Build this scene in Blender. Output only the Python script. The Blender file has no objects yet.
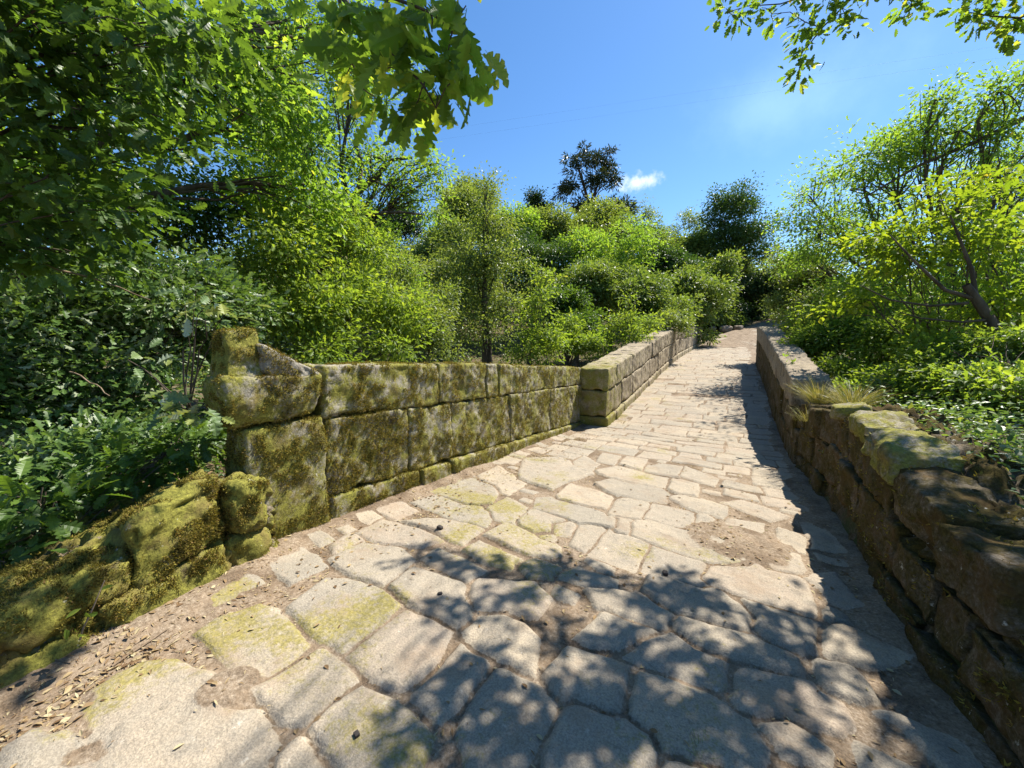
import bpy, math, random
import numpy as np
from mathutils import Vector
random.seed(5); R = np.random.default_rng(11)
SC = bpy.context.scene; COL = SC.collection

# ------------------------------------------------------------------ camera
FPX, EYE = 380.0, 1.4
YAW, PIT = math.radians(30.0), math.radians(5.86)
FW = np.array([-math.sin(YAW)*math.cos(PIT), math.cos(YAW)*math.cos(PIT), -math.sin(PIT)])
RT = np.array([math.cos(YAW), math.sin(YAW), 0.0]); UP = np.cross(RT, FW)
CAM = np.array([0, 0, EYE])
def ray(x, y): return FW + RT*(x-512)/FPX + UP*(384-y)/FPX
def W(x, y, d): return CAM + ray(x, y)*d
cd = bpy.data.cameras.new('camera'); cam = bpy.data.objects.new('camera', cd); COL.objects.link(cam)
cd.sensor_width = 36; cd.lens = 36*FPX/1024; cd.clip_start = .03; cd.clip_end = 3000
cam.location = CAM; cam.rotation_euler = (math.pi/2-PIT, 0, YAW); SC.camera = cam

# ------------------------------------------------------------------ light
SUN = np.array([.32, .62, 1.0]); SUN /= np.linalg.norm(SUN)
el = math.asin(SUN[2]); az = math.atan2(SUN[0], SUN[1])
wd = bpy.data.worlds.new('World'); SC.world = wd; wd.use_nodes = True
nt = wd.node_tree; nt.nodes.clear()
def wn(t, **k):
    n = nt.nodes.new(t)
    for a, b in k.items(): setattr(n, a, b)
    return n
sky = wn('ShaderNodeTexSky', sky_type='NISHITA', sun_disc=False, sun_elevation=el, sun_rotation=az,
         air_density=1.0, dust_density=.2, ozone_density=3.0, altitude=200)
hs = wn('ShaderNodeHueSaturation'); hs.inputs['Saturation'].default_value = 1.2; hs.inputs['Value'].default_value = 1.06
bg = wn('ShaderNodeBackground'); bg.inputs['Strength'].default_value = .088
out = wn('ShaderNodeOutputWorld')
nt.links.new(sky.outputs[0], hs.inputs['Color'])
# two real clouds far off in the sky: a small bright one and a faint wisp
tc = wn('ShaderNodeTexCoord')
def cloud(prev, px, py, rx, ry, col, k, sc, lo, hi):
    d = ray(px, py); d = d/np.linalg.norm(d)
    ex = np.cross(d, [0, 0, 1]); ex /= np.linalg.norm(ex); ey = np.cross(ex, d)
    def dot(v, s):
        n = wn('ShaderNodeVectorMath', operation='DOT_PRODUCT'); n.inputs[1].default_value = tuple(v/s)
        nt.links.new(tc.outputs['Generated'], n.inputs[0]); return n.outputs['Value']
    cx, cy = dot(ex, rx), dot(ey, ry)
    front = wn('ShaderNodeMath', operation='GREATER_THAN'); front.inputs[1].default_value = .5
    nt.links.new(dot(d, 1.0), front.inputs[0])
    cb = wn('ShaderNodeCombineXYZ'); nt.links.new(cx, cb.inputs[0]); nt.links.new(cy, cb.inputs[1])
    ln = wn('ShaderNodeVectorMath', operation='LENGTH'); nt.links.new(cb.outputs[0], ln.inputs[0])
    no = wn('ShaderNodeTexNoise'); no.inputs['Scale'].default_value = sc; no.inputs['Detail'].default_value = 6
    no.inputs['Roughness'].default_value = .62
    nt.links.new(tc.outputs['Generated'], no.inputs['Vector'])
    ad = wn('ShaderNodeMath', operation='MULTIPLY_ADD'); ad.inputs[1].default_value = 2.4
    sb = wn('ShaderNodeMath', operation='SUBTRACT'); sb.inputs[0].default_value = -.2
    nt.links.new(ln.outputs['Value'], sb.inputs[1])
    nt.links.new(no.outputs['Fac'], ad.inputs[0]); nt.links.new(sb.outputs[0], ad.inputs[2])
    mr = wn('ShaderNodeMapRange', interpolation_type='SMOOTHSTEP'); mr.inputs['From Min'].default_value = lo; mr.inputs['From Max'].default_value = hi
    mr.inputs['To Max'].default_value = k
    nt.links.new(ad.outputs[0], mr.inputs['Value'])
    mu = wn('ShaderNodeMath', operation='MULTIPLY'); nt.links.new(mr.outputs[0], mu.inputs[0]); nt.links.new(front.outputs[0], mu.inputs[1])
    mx = wn('ShaderNodeMix', data_type='RGBA'); nt.links.new(mu.outputs[0], mx.inputs['Factor'])
    nt.links.new(prev, mx.inputs[6]); mx.inputs[7].default_value = (*col, 1)
    return mx.outputs[2]
c1 = cloud(hs.outputs[0], 636, 182, .052, .022, (8.0, 8.1, 8.3), .75, 34, -.1, 1.1)
c2 = cloud(c1, 770, 105, .22, .085, (4.2, 6.4, 8.6), .3, 5, .0, 1.7)
nt.links.new(c2, bg.inputs['Color']); nt.links.new(bg.outputs[0], out.inputs[0])
sd = bpy.data.lights.new('sun', 'SUN'); sd.energy = 5.0; sd.angle = math.radians(.53); sd.color = (1, .95, .86)
so = bpy.data.objects.new('sun', sd); COL.objects.link(so); so.location = (20, 40, 60)
so.rotation_euler = Vector(SUN).to_track_quat('Z', 'Y').to_euler()
vs = SC.view_settings; SC.display_settings.display_device = 'sRGB'
vs.view_transform = 'Standard'; vs.look = 'None'; vs.gamma = 1; vs.use_curve_mapping = False; vs.exposure = 1.17
cy = SC.cycles; cy.max_bounces = 7; cy.diffuse_bounces = 4; cy.transmission_bounces = 5; cy.transparent_max_bounces = 4
cy.glossy_bounces = 2; cy.caustics_reflective = False; cy.caustics_refractive = False; cy.use_denoising = True

# ------------------------------------------------------------------ helpers
def hash3(i, j, k, s=0):
    n = (i.astype(np.int64)*374761393 + j.astype(np.int64)*668265263 + k.astype(np.int64)*2147483647 + s*974634777) & 0xFFFFFFFF
    n = ((n ^ (n >> 13))*1274126177) & 0xFFFFFFFF
    n = ((n ^ (n >> 16))*2246822519) & 0xFFFFFFFF
    return ((n ^ (n >> 15)) & 0xFFFFFF)/float(0xFFFFFF)
def vn(p, s=0):
    p = np.asarray(p, float); b = np.floor(p); f = p-b; f = f*f*(3-2*f); b = b.astype(np.int64); r = 0
    for a in (0, 1):
        for c in (0, 1):
            for e in (0, 1):
                w = (f[:, 0] if a else 1-f[:, 0])*(f[:, 1] if c else 1-f[:, 1])*(f[:, 2] if e else 1-f[:, 2])
                r = r+w*hash3(b[:, 0]+a, b[:, 1]+c, b[:, 2]+e, s)
    return r
def fbm(p, o=4, s=0, g=.5):
    r = 0; a = 1; t = 0
    for k in range(o): r = r+a*(vn(p*2**k+7.3*k, s+k)-.5); t += a; a *= g
    return r/t*2
def sm(a, b, x):
    t = np.clip((x-a)/(b-a), 0, 1); return t*t*(3-2*t)

def mesh_obj(name, verts, faces, mat, parent=None, smooth=True, attrs=None):
    """faces: int array (n,3|4) or list of such arrays"""
    me = bpy.data.meshes.new(name); verts = np.asarray(verts, np.float32)
    fl = faces if isinstance(faces, list) else [faces]
    fl = [np.asarray(f, np.int32) for f in fl if len(f)]
    me.vertices.add(len(verts)); me.vertices.foreach_set('co', verts.ravel())
    tot = np.concatenate([np.full(len(f), f.shape[1], np.int32) for f in fl])
    me.loops.add(int(tot.sum())); me.loops.foreach_set('vertex_index', np.concatenate([f.ravel() for f in fl]))
    me.polygons.add(len(tot)); st = np.zeros(len(tot), np.int32); st[1:] = np.cumsum(tot)[:-1]
    me.polygons.foreach_set('loop_start', st)
    try: me.polygons.foreach_set('loop_total', tot)
    except Exception: pass
    me.polygons.foreach_set('use_smooth', np.full(len(tot), smooth))
    for k, v in (attrs or {}).items():
        a = me.attributes.new(k, 'FLOAT', 'POINT'); a.data.foreach_set('value', np.asarray(v, np.float32))
    me.update(calc_edges=True); me.validate()
    me.materials.append(mat)
    o = bpy.data.objects.new(name, me); COL.objects.link(o)
    if parent: o.parent = parent
    return o
def thing(name, label, cat, loc=(0, 0, 0), group=None):
    o = bpy.data.objects.new(name, None); COL.objects.link(o); o.location = tuple(float(v) for v in loc); o.empty_display_size = .2
    tag(o, label, cat, group, 'thing'); return o
def tag(o, label=None, cat=None, group=None, kind=None):
    for k, v in (('label', label), ('category', cat), ('group', group), ('kind', kind)):
        if v: o[k] = v
    return o
def local(parent, v): return np.asarray(v)-np.array(parent.location)

# ------------------------------------------------------------------ materials
class M:
    def __init__(s, name):
        s.m = bpy.data.materials.new(name); s.m.use_nodes = True; s.t = s.m.node_tree; s.t.nodes.clear()
        s.out = s.n('ShaderNodeOutputMaterial'); s.tc = s.n('ShaderNodeTexCoord')
    def n(s, t, **k):
        n = s.t.nodes.new(t)
        for a, b in k.items(): setattr(n, a, b)
        return n
    def l(s, a, b): s.t.links.new(a, b)
    def noise(s, sc, det=4, rough=.55, stretch=None, off=0):
        n = s.n('ShaderNodeTexNoise'); n.inputs['Scale'].default_value = sc; n.inputs['Detail'].default_value = det
        n.inputs['Roughness'].default_value = rough
        mp = s.n('ShaderNodeMapping'); mp.inputs['Scale'].default_value = stretch or (1, 1, 1); mp.inputs['Location'].default_value = (off, off*.7, off*1.3)
        s.l(s.tc.outputs['Object'], mp.inputs['Vector']); s.l(mp.outputs[0], n.inputs['Vector'])
        return n.outputs['Fac']
    def attr(s, a): n = s.n('ShaderNodeAttribute', attribute_name=a); return n.outputs['Fac']
    def ramp(s, f, stops):
        r = s.n('ShaderNodeValToRGB'); e = r.color_ramp.elements
        while len(e) < len(stops): e.new(.5)
        for q, (p, c) in zip(e, stops): q.position = p; q.color = (*c, 1) if len(c) == 3 else c
        s.l(f, r.inputs[0]); return r.outputs[0]
    def rng(s, f, lo, hi, a=0, b=1):
        r = s.n('ShaderNodeMapRange', interpolation_type='SMOOTHSTEP')
        for k, v in (('From Min', lo), ('From Max', hi), ('To Min', a), ('To Max', b)): r.inputs[k].default_value = v
        s.l(f, r.inputs['Value']); return r.outputs[0]
    def mix(s, f, a, b, mode='MIX'):
        m = s.n('ShaderNodeMix', data_type='RGBA', blend_type=mode)
        for v, i in ((f, m.inputs['Factor']), (a, m.inputs[6]), (b, m.inputs[7])):
            if isinstance(v, (int, float)): i.default_value = v
            elif isinstance(v, tuple): i.default_value = (*v, 1)
            else: s.l(v, i)
        return m.outputs[2]
    def math(s, op, a, b=0.0):
        m = s.n('ShaderNodeMath', operation=op)
        for v, i in ((a, m.inputs[0]), (b, m.inputs[1])):
            if isinstance(v, (int, float)): i.default_value = v
            else: s.l(v, i)
        return m.outputs[0]
    def fin(s, col, rough=.9, spec=.2, bumps=()):
        p = s.n('ShaderNodeBsdfPrincipled'); p.inputs['Roughness'].default_value = rough; p.inputs['Specular IOR Level'].default_value = spec
        if isinstance(col, tuple): p.inputs['Base Color'].default_value = (*col, 1)
        else: s.l(col, p.inputs['Base Color'])
        prev = None
        for f, st, di in bumps:
            b = s.n('ShaderNodeBump'); b.inputs['Strength'].default_value = st; b.inputs['Distance'].default_value = di
            s.l(f, b.inputs['Height'])
            if prev: s.l(prev, b.inputs['Normal'])
            prev = b.outputs[0]
        if prev: s.l(prev, p.inputs['Normal'])
        s.l(p.outputs[0], s.out.inputs[0]); return s.m

def leaf_mat(name, stops, trans=.45, under=None, tcol=1.5, spec=.35, rough=.42):
    s = M(name); r = s.attr('rnd'); c = s.ramp(r, stops)
    top = c
    if under:
        g = s.n('ShaderNodeNewGeometry'); c = s.mix(g.outputs['Backfacing'], c, under)
    p = s.n('ShaderNodeBsdfPrincipled'); p.inputs['Roughness'].default_value = rough; p.inputs['Specular IOR Level'].default_value = spec
    s.l(c, p.inputs['Base Color'])
    t = s.n('ShaderNodeBsdfTranslucent'); s.l(s.mix(1.0, top, (tcol*1.2, tcol*1.12, tcol*.42), 'MULTIPLY'), t.inputs['Color'])
    mx = s.n('ShaderNodeMixShader'); mx.inputs[0].default_value = trans
    s.l(p.outputs[0], mx.inputs[1]); s.l(t.outputs[0], mx.inputs[2]); s.l(mx.outputs[0], s.out.inputs[0]); return s.m

OAK = leaf_mat('oak leaf', [(0, (0.071, 0.129, 0.024)), (.45, (0.123, 0.214, 0.038)), (.85, (0.197, 0.291, 0.053)), (.97, (0.309, 0.340, 0.065)), (1, (0.386, 0.291, 0.085))], .48, tcol=1.9, spec=.22, rough=.5)
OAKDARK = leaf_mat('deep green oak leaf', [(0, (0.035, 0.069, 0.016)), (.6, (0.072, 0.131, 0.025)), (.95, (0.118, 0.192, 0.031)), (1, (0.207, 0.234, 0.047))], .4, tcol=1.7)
LIME = leaf_mat('young lime leaf', [(0, (0.098, 0.159, 0.018)), (.5, (0.149, 0.223, 0.024)), (.93, (0.230, 0.286, 0.030)), (1, (0.280, 0.212, 0.050))], .5, tcol=1.6, spec=.22, rough=.5)
PALE = leaf_mat('grey green leaf', [(0, (0.052, 0.098, 0.023)), (.6, (0.086, 0.155, 0.034)), (1, (0.161, 0.230, 0.052))], .35, under=(0.345, 0.391, 0.253), tcol=1.4)
MID = leaf_mat('woodland leaf', [(0, (0.073, 0.120, 0.035)), (.5, (0.127, 0.190, 0.046)), (1, (0.214, 0.262, 0.064))], .38, tcol=1.6)
WILLOW = leaf_mat('soft green leaf', [(0, (0.090, 0.129, 0.039)), (.5, (0.136, 0.191, 0.053)), (1, (0.212, 0.246, 0.061))], .42, tcol=1.6)
EVER = leaf_mat('evergreen leaf', [(0, (0.020, 0.045, 0.014)), (.6, (0.035, 0.074, 0.020)), (1, (0.060, 0.106, 0.025))], .25, tcol=1.3)
NEEDLE = leaf_mat('pine needle', [(0, (0.022, 0.037, 0.014)), (.6, (0.040, 0.061, 0.022)), (1, (0.090, 0.074, 0.035))], .2, tcol=1.2)
BRAMBLE = leaf_mat('bramble leaf', [(0, (0.060, 0.111, 0.025)), (.6, (0.112, 0.190, 0.044)), (.95, (0.172, 0.255, 0.053)), (1, (0.276, 0.300, 0.072))], .35, under=(0.222, 0.269, 0.179), tcol=1.5)
LIMEOAK = leaf_mat('sunny oak leaf', [(0, (0.086, 0.142, 0.027)), (.5, (0.140, 0.209, 0.037)), (.93, (0.213, 0.270, 0.047)), (1, (0.276, 0.225, 0.083))], .5, tcol=1.8, spec=.22, rough=.5)
SILVER = leaf_mat('silvery oak leaf', [(0, (0.090, 0.148, 0.050)), (.6, (0.140, 0.201, 0.080)), (1, (0.240, 0.265, 0.060))], .3, under=(0.360, 0.424, 0.310), tcol=1.4)
EVERG = leaf_mat('holm oak leaf', [(0, (0.035, 0.077, 0.020)), (.6, (0.062, 0.121, 0.029)), (1, (0.110, 0.166, 0.043))], .3, tcol=1.4)
LITTER = leaf_mat('dry leaf', [(0, (0.100, 0.058, 0.030)), (.4, (0.200, 0.127, 0.065)), (.8, (0.330, 0.244, 0.130)), (1, (0.420, 0.360, 0.220))], .15, tcol=1.0, spec=.1, rough=.8)
DRYGRASS = leaf_mat('dry grass', [(0, (0.110, 0.138, 0.030)), (.5, (0.220, 0.201, 0.070)), (1, (0.380, 0.329, 0.150))], .3, tcol=1.2)
MOSSFUZZ = leaf_mat('moss strand', [(0, (.06, .052, .016)), (.45, (.16, .135, .03)), (.8, (.33, .275, .06)), (1, (.22, .13, .06))], .3, tcol=1.1, spec=.05, rough=.9)

def bark(name, a, b):
    s = M(name); n = s.noise(9, 5, .6, (1, 1, .25)); return s.fin(s.ramp(n, [(.3, a), (.7, b)]), .95, .1, [(n, .7, .03)])
BARK = bark('grey brown bark', (.045, .034, .025), (.13, .105, .08))
BARKP = bark('pine bark', (.04, .025, .018), (.12, .075, .05))

def path_mat():
    s = M('granite paving and dirt')
    st, rn, mo = s.attr('stone'), s.attr('rnd'), s.attr('moss')
    big = s.noise(1.6, 5, .6); mid = s.noise(9, 5, .65, off=3); grain = s.noise(120, 3, .7, off=9); sp = s.noise(260, 2, .6, off=5)
    base = s.ramp(rn, [(0, (.19, .165, .13)), (.15, (.34, .275, .195)), (.3, (.25, .22, .175)), (.45, (.39, .305, .21)), (.6, (.29, .245, .185)), (.75, (.36, .27, .195)), (.88, (.22, .195, .155)), (1, (.42, .335, .23))])
    base = s.mix(s.rng(mid, .35, .68), base, s.mix(.6, base, (.27, .235, .18)))
    base = s.mix(s.rng(big, .45, .7, 0, .5), base, (.42, .335, .23)); base = s.mix(s.rng(s.noise(5, 6, .7, off=17), .5, .72, 0, .65), base, (.17, .15, .125))
    base = s.mix(s.rng(grain, .38, .62, 0, .75), s.mix(.55, base, (.2, .17, .13)), s.mix(.25, base, (.6, .53, .41)))
    base = s.mix(s.rng(sp, .6, .72, 0, .55), base, (.12, .105, .09)); base = s.mix(s.rng(s.noise(22, 5, .75, off=27), .56, .68, 0, .6), base, (.13, .115, .09)); base = s.mix(s.rng(s.noise(17, 5, .75, off=37), .6, .72, 0, .6), base, (.5, .45, .37)); base = s.mix(s.rng(s.noise(2.6, 6, .7, off=43), .5, .68, 0, .5), base, (.24, .17, .11))
    dirt = s.ramp(s.noise(60, 5, .7, off=2), [(.3, (.08, .055, .035)), (.46, (.19, .145, .10)), (.6, (.29, .23, .165)), (.72, (.46, .385, .29))])
    dirt = s.mix(s.rng(s.noise(150, 3, .7, off=14), .56, .68, 0, .7), dirt, (.055, .035, .022)); dirt = s.mix(s.rng(mid, .3, .7, 0, .45), dirt, (.24, .165, .10)); dirt = s.mix(s.rng(s.noise(3.2, 6, .7, off=23), .44, .62, 0, .8), dirt, s.mix(s.rng(grain, .4, .6), (.06, .042, .026), (.16, .11, .07)))
    mossc = s.ramp(s.noise(70, 4, .7, off=7), [(.3, (.09, .08, .015)), (.55, (.24, .2, .04)), (.75, (.36, .3, .08))])
    mn = s.math('ADD', s.math('MULTIPLY', s.noise(34, 5, .75, off=4), 1.25), s.math('MULTIPLY', mo, .85))
    base = s.mix(s.rng(mn, .82, 1.25, 0, .8), base, mossc)
    edge = s.math('ADD', st, s.math('MULTIPLY', s.math('SUBTRACT', s.noise(45, 4, .7, off=1), .5), .9))
    col = s.mix(s.rng(edge, .3, .62), dirt, base)
    return s.fin(col, .92, .15, [(mid, .35, .03), (grain, .5, .006), (s.noise(48, 5, .7, off=2), s_dirt(s, st), .012)])
def s_dirt(s, st): return .55
PATH = path_mat()

def wall_mat(name, stone, moss, mosslo, mosshi, stain=.6):
    s = M(name); rn = s.attr('rnd'); up = s.n('ShaderNodeNewGeometry')
    big = s.noise(2.2, 5, .6); mid = s.noise(11, 5, .7, off=3); grain = s.noise(90, 4, .75, off=8)
    base = s.ramp(rn, [(0, stone[0]), (.5, stone[1]), (1, stone[2])])
    base = s.mix(s.rng(grain, .35, .65, 0, .8), s.mix(.6, base, (.1, .085, .065)), s.mix(.25, base, (.6, .56, .48)))
    base = s.mix(s.rng(mid, .5, .75, 0, .6), base, (.13, .11, .085))
    streak = s.noise(7, 4, .6, (1, 1, .22), off=6)
    base = s.mix(s.rng(streak, .52, .7, 0, stain), base, (.075, .06, .045))
    mc = s.ramp(s.noise(60, 5, .8, off=5), [(.3, moss[0]), (.52, moss[1]), (.7, moss[2])])
    mc = s.mix(s.rng(s.noise(5, 4, .6, off=11), .45, .7, 0, .7), mc, moss[3])
    cov = s.math('ADD', s.math('MULTIPLY', s.noise(4.5, 6, .72, off=2), 1.0), s.math('MULTIPLY', s.noise(40, 4, .7, off=12), .5))
    cov = s.math('ADD', cov, s.attr('moss'))
    col = s.mix(s.rng(cov, mosslo, mosshi), base, mc)
    col = s.mix(s.rng(s.noise(16, 5, .7, off=20), .64, .72, 0, .75), col, (.52, .5, .43)); col = s.mix(s.rng(s.noise(3.5, 6, .75, (1, 1, .5), off=31), .56, .68, 0, .75), col, s.mix(s.rng(grain, .4, .6), (.04, .033, .02), (.12, .085, .05)))
    return s.fin(col, .95, .1, [(mid, .5, .03), (s.noise(60, 5, .8, off=5), .7, .012), (grain, .4, .005)])
GRAN = ((.30, .265, .20), (.37, .33, .26), (.43, .39, .315))
MOSSC = ((.055, .048, .014), (.19, .18, .038), (.34, .31, .062), (.18, .13, .05))
MOSSY = wall_mat('mossy granite', GRAN, MOSSC, .62, .85)
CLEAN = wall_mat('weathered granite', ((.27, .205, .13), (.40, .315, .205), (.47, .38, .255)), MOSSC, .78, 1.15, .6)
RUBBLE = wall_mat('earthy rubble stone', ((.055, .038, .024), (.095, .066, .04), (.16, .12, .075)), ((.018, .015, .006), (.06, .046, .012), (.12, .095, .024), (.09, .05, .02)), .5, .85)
BANK = wall_mat('mossy bank', ((.12, .085, .055), (.16, .115, .07), (.2, .15, .09)), MOSSC, .55, .78)
def soil_mat():
    s = M('woodland soil'); n = s.noise(3, 6, .65); f = s.noise(40, 5, .75, off=3)
    c = s.ramp(f, [(.3, (.05, .034, .02)), (.5, (.12, .085, .05)), (.7, (.24, .18, .11))])
    c = s.mix(s.rng(n, .42, .62, 0, .75), c, (.05, .07, .018)); return s.fin(c, .95, .1, [(f, .7, .03)])
SOIL = soil_mat()
def rock_mat():
    s = M('brown rock'); n = s.noise(8, 5, .65); return s.fin(s.ramp(n, [(.3, (.14, .1, .07)), (.7, (.36, .3, .23))]), .9, .15, [(n, .6, .04)])
ROCK = rock_mat()
def plain(name, c, r=.7): return M(name).fin(c, r, .2)
TWIG = bark('dry twig', (.12, .085, .055), (.3, .22, .15))
PEB = plain('dark pebble', (.05, .042, .036), .8)
CABLE = plain('dark cable', (.03, .03, .035))
def water_mat():
    s = M('river water'); n = s.noise(1.5, 4, .5); return s.fin((.02, .03, .022), .08, .5, [(n, .15, .05)])

# ------------------------------------------------------------------ profiles (bridge runs along +Y)
PY = np.array([-8, -4, 0, 1.85, 3.3, 5, 6.6, 7.6, 8.6, 10, 11.4, 15, 20, 25, 30, 34, 40, 60, 90.]); PZ = np.array([.35, .2, 0, -.10, -.17, -.26, -.345, -.385, -.345, -.2, -.05, .33, .74, 1.08, 1.48, 1.95, 2.85, 6.2, 10.])
def zp(y): return np.interp(y, PY, PZ)
def xc(y): return -.72+.045*np.clip(np.asarray(y, float)-28, 0, 40)**1.6
def onpath(x, y):
    r = ray(x, y); t = np.linspace(.3, 40, 8000)[:, None]; q = CAM+r*t; i = int(np.argmax(q[:, 2]-zp(q[:, 1]) < 0)); return q[i]

# ------------------------------------------------------------------ terrain
def terr(x, y):
    x = np.asarray(x, float); y = np.asarray(y, float)
    p = np.stack([x*.12, y*.12, 0*x], -1).reshape(-1, 3)
    n = fbm(p, 4, 3).reshape(x.shape)
    r = np.hypot(x, y-6)
    hill = .27*np.clip(r-25, 0, 60)*sm(-.3, .5, (y-6)/np.maximum(r, 1))*(1-.45*sm(-4, 14, x-.25*(y-20)))
    z = .12-4.6*np.exp(-((y-14.5)/5.6)**2)+hill+n*np.clip(r*.03, .05, 1.2)
    right = sm(1.0, 1.5, x)*(1-sm(5.8, 8, y))
    z = z*(1-right)+right*(.62+n*.1)
    side = np.abs(x-xc(y)); lim = zp(y)-.45
    cor = 1-sm(2.25, np.where(y > 24, 6.0, 2.9), side)
    cor = np.where(x < 0, 1-sm(2.15, np.where(y > 24, 6.0, 2.75), side), cor)
    cor = np.where((y < 7) & (x > .9), 0*cor, cor)
    z = np.where(cor > 0, z*(1-cor)+np.minimum(z, lim+np.where(y > 27, .35, 0))*cor, z)
    return z
def grid_faces(nu, nv):
    i = np.arange(nu-1)[:, None]*nv+np.arange(nv-1)[None, :]; i = i.ravel()
    return np.stack([i, i+nv, i+nv+1, i+1], -1)
def axis(a, b, fine0, fine1, step, far):
    c = list(np.arange(fine0, fine1, step)); s = step; v = fine1
    while v < b: c.append(v); s = min(s*1.18, far); v += s
    c.append(b); s = step; v = fine0-step; lo = []
    while v > a: lo.append(v); s = min(s*1.18, far); v -= s
    return np.array([a]+lo[::-1]+c)
gx = axis(-420, 420, -8, 7, .16, 25); gy = axis(-300, 600, -3, 12, .16, 25)
X, Y = np.meshgrid(gx, gy, indexing='ij'); Z = terr(X, Y)
fine = (np.abs(X) < 9) & (np.abs(Y-4) < 9)
Z += np.where(fine, fbm(np.stack([X, Y, 0*X], -1).reshape(-1, 3)*2.2, 4, 8).reshape(X.shape)*.09, 0)
g = mesh_obj('ground', np.stack([X, Y, Z], -1).reshape(-1, 3), grid_faces(len(gx), len(gy)), SOIL); tag(g, kind='structure')
wv = np.array([(-200, 8, -3.7), (200, 8, -3.7), (200, 21, -3.7), (-200, 21, -3.7)]); w = mesh_obj('water', wv, np.array([[0, 1, 2, 3]]), water_mat()); tag(w, kind='structure')

# ------------------------------------------------------------------ paving: slabs traced near the camera, rows of slabs beyond
def T(ox, oy, s, *polys): return [[(ox+s*a, oy+s*b) for a, b in p] for p in polys]
S4, SE, SF = .2605, .2344, .293
PX = [[(96,714),(112,685),(146,670),(177,667),(208,685),(212,716),(253,714),(274,750),(262,775),(180,800),(110,790)],
      [(30,742),(60,746),(70,775),(20,795),(5,765)], [(78,757),(102,754),(108,790),(75,800)],
      [(200,638),(221,625),(260,612),(287,620),(309,646),(256,686),(234,672)],
      [(521,479),(526,460),(560,458),(592,474),(566,482),(552,490)]]
PX += T(240,568,S4, [(70,490),(320,330),(470,445),(240,600),(170,590)], [(170,190),(330,70),(480,70),(600,150),(480,270),(400,335),(300,270)],
  [(410,360),(640,180),(800,270),(730,380),(600,500),(530,460)], [(370,550),(480,465),(590,530),(730,640),(640,830),(390,790),(280,650)],
  [(660,520),(850,320),(960,380),(870,500),(760,610)], [(570,90),(680,20),(860,90),(890,190),(830,230),(640,140)], [(130,768),(240,690),(330,790),(200,860)])
PX += T(320,430,SE, [(45,570),(180,490),(330,510),(380,570),(270,680),(180,660)], [(150,450),(270,390),(480,440),(520,480),(420,510),(250,490)],
  [(350,400),(520,400),(690,430),(600,495),(480,450)], [(400,320),(500,290),(740,350),(700,415),(560,380)], [(500,270),(640,200),(770,240),(720,310),(620,320)],
  [(710,460),(800,410),(1010,490),(1020,540),(940,555),(830,510)], [(620,530),(690,495),(850,560),(800,600),(700,570)], [(840,400),(890,350),(1040,390),(1040,490),(960,460)],
  [(720,350),(800,300),(880,350),(830,400),(760,380)], [(660,220),(760,160),(860,230),(800,280),(740,250)], [(60,500),(130,450),(180,480),(60,540)], [(860,590),(930,560),(1010,600),(980,640),(900,640)])
PX += T(480,568,S4, [(0,190),(110,180),(210,290),(205,410),(130,400),(0,330),(-40,260)], [(-60,120),(0,60),(200,80),(260,130),(210,200),(120,190),(0,170)],
  [(-10,500),(80,410),(130,410),(270,520),(230,640),(150,780),(-20,820),(-50,640)], [(275,430),(350,330),(570,400),(560,540),(500,570),(380,520),(300,500)],
  [(270,680),(370,540),(540,600),(660,650),(640,780),(500,860),(270,820)], [(560,540),(600,430),(720,430),(1000,590),(1090,720),(1000,800),(800,760),(640,650)],
  [(580,370),(600,280),(740,280),(950,380),(940,480),(860,460),(720,420)], [(470,170),(420,100),(600,110),(740,190),(690,240),(560,200)],
  [(380,280),(480,190),(680,260),(600,320),(440,310)], [(300,40),(420,0),(620,30),(600,100),(430,80)], [(620,100),(640,20),(900,100),(1040,200),(990,260),(800,200),(700,150)],
  [(740,230),(790,200),(1000,270),(1170,330),(1230,430),(1120,430),(850,330)], [(690,800),(760,760),(900,800),(880,900),(700,900)])
PX += T(720,568,S4, [(60,420),(130,390),(330,450),(450,540),(480,620),(440,640),(300,600),(90,560),(60,500)], [(190,640),(260,610),(400,720),(380,780),(230,740)],
  [(100,140),(240,170),(390,230),(380,350),(260,320),(190,290),(150,230)], [(390,250),(480,240),(720,360),(700,380),(560,380),(390,350)], [(370,370),(500,400),(600,530),(540,530),(400,480)],
  [(540,550),(640,560),(900,680),(960,780),(860,800),(720,640)], [(350,70),(400,90),(480,200),(380,190)])
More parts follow.
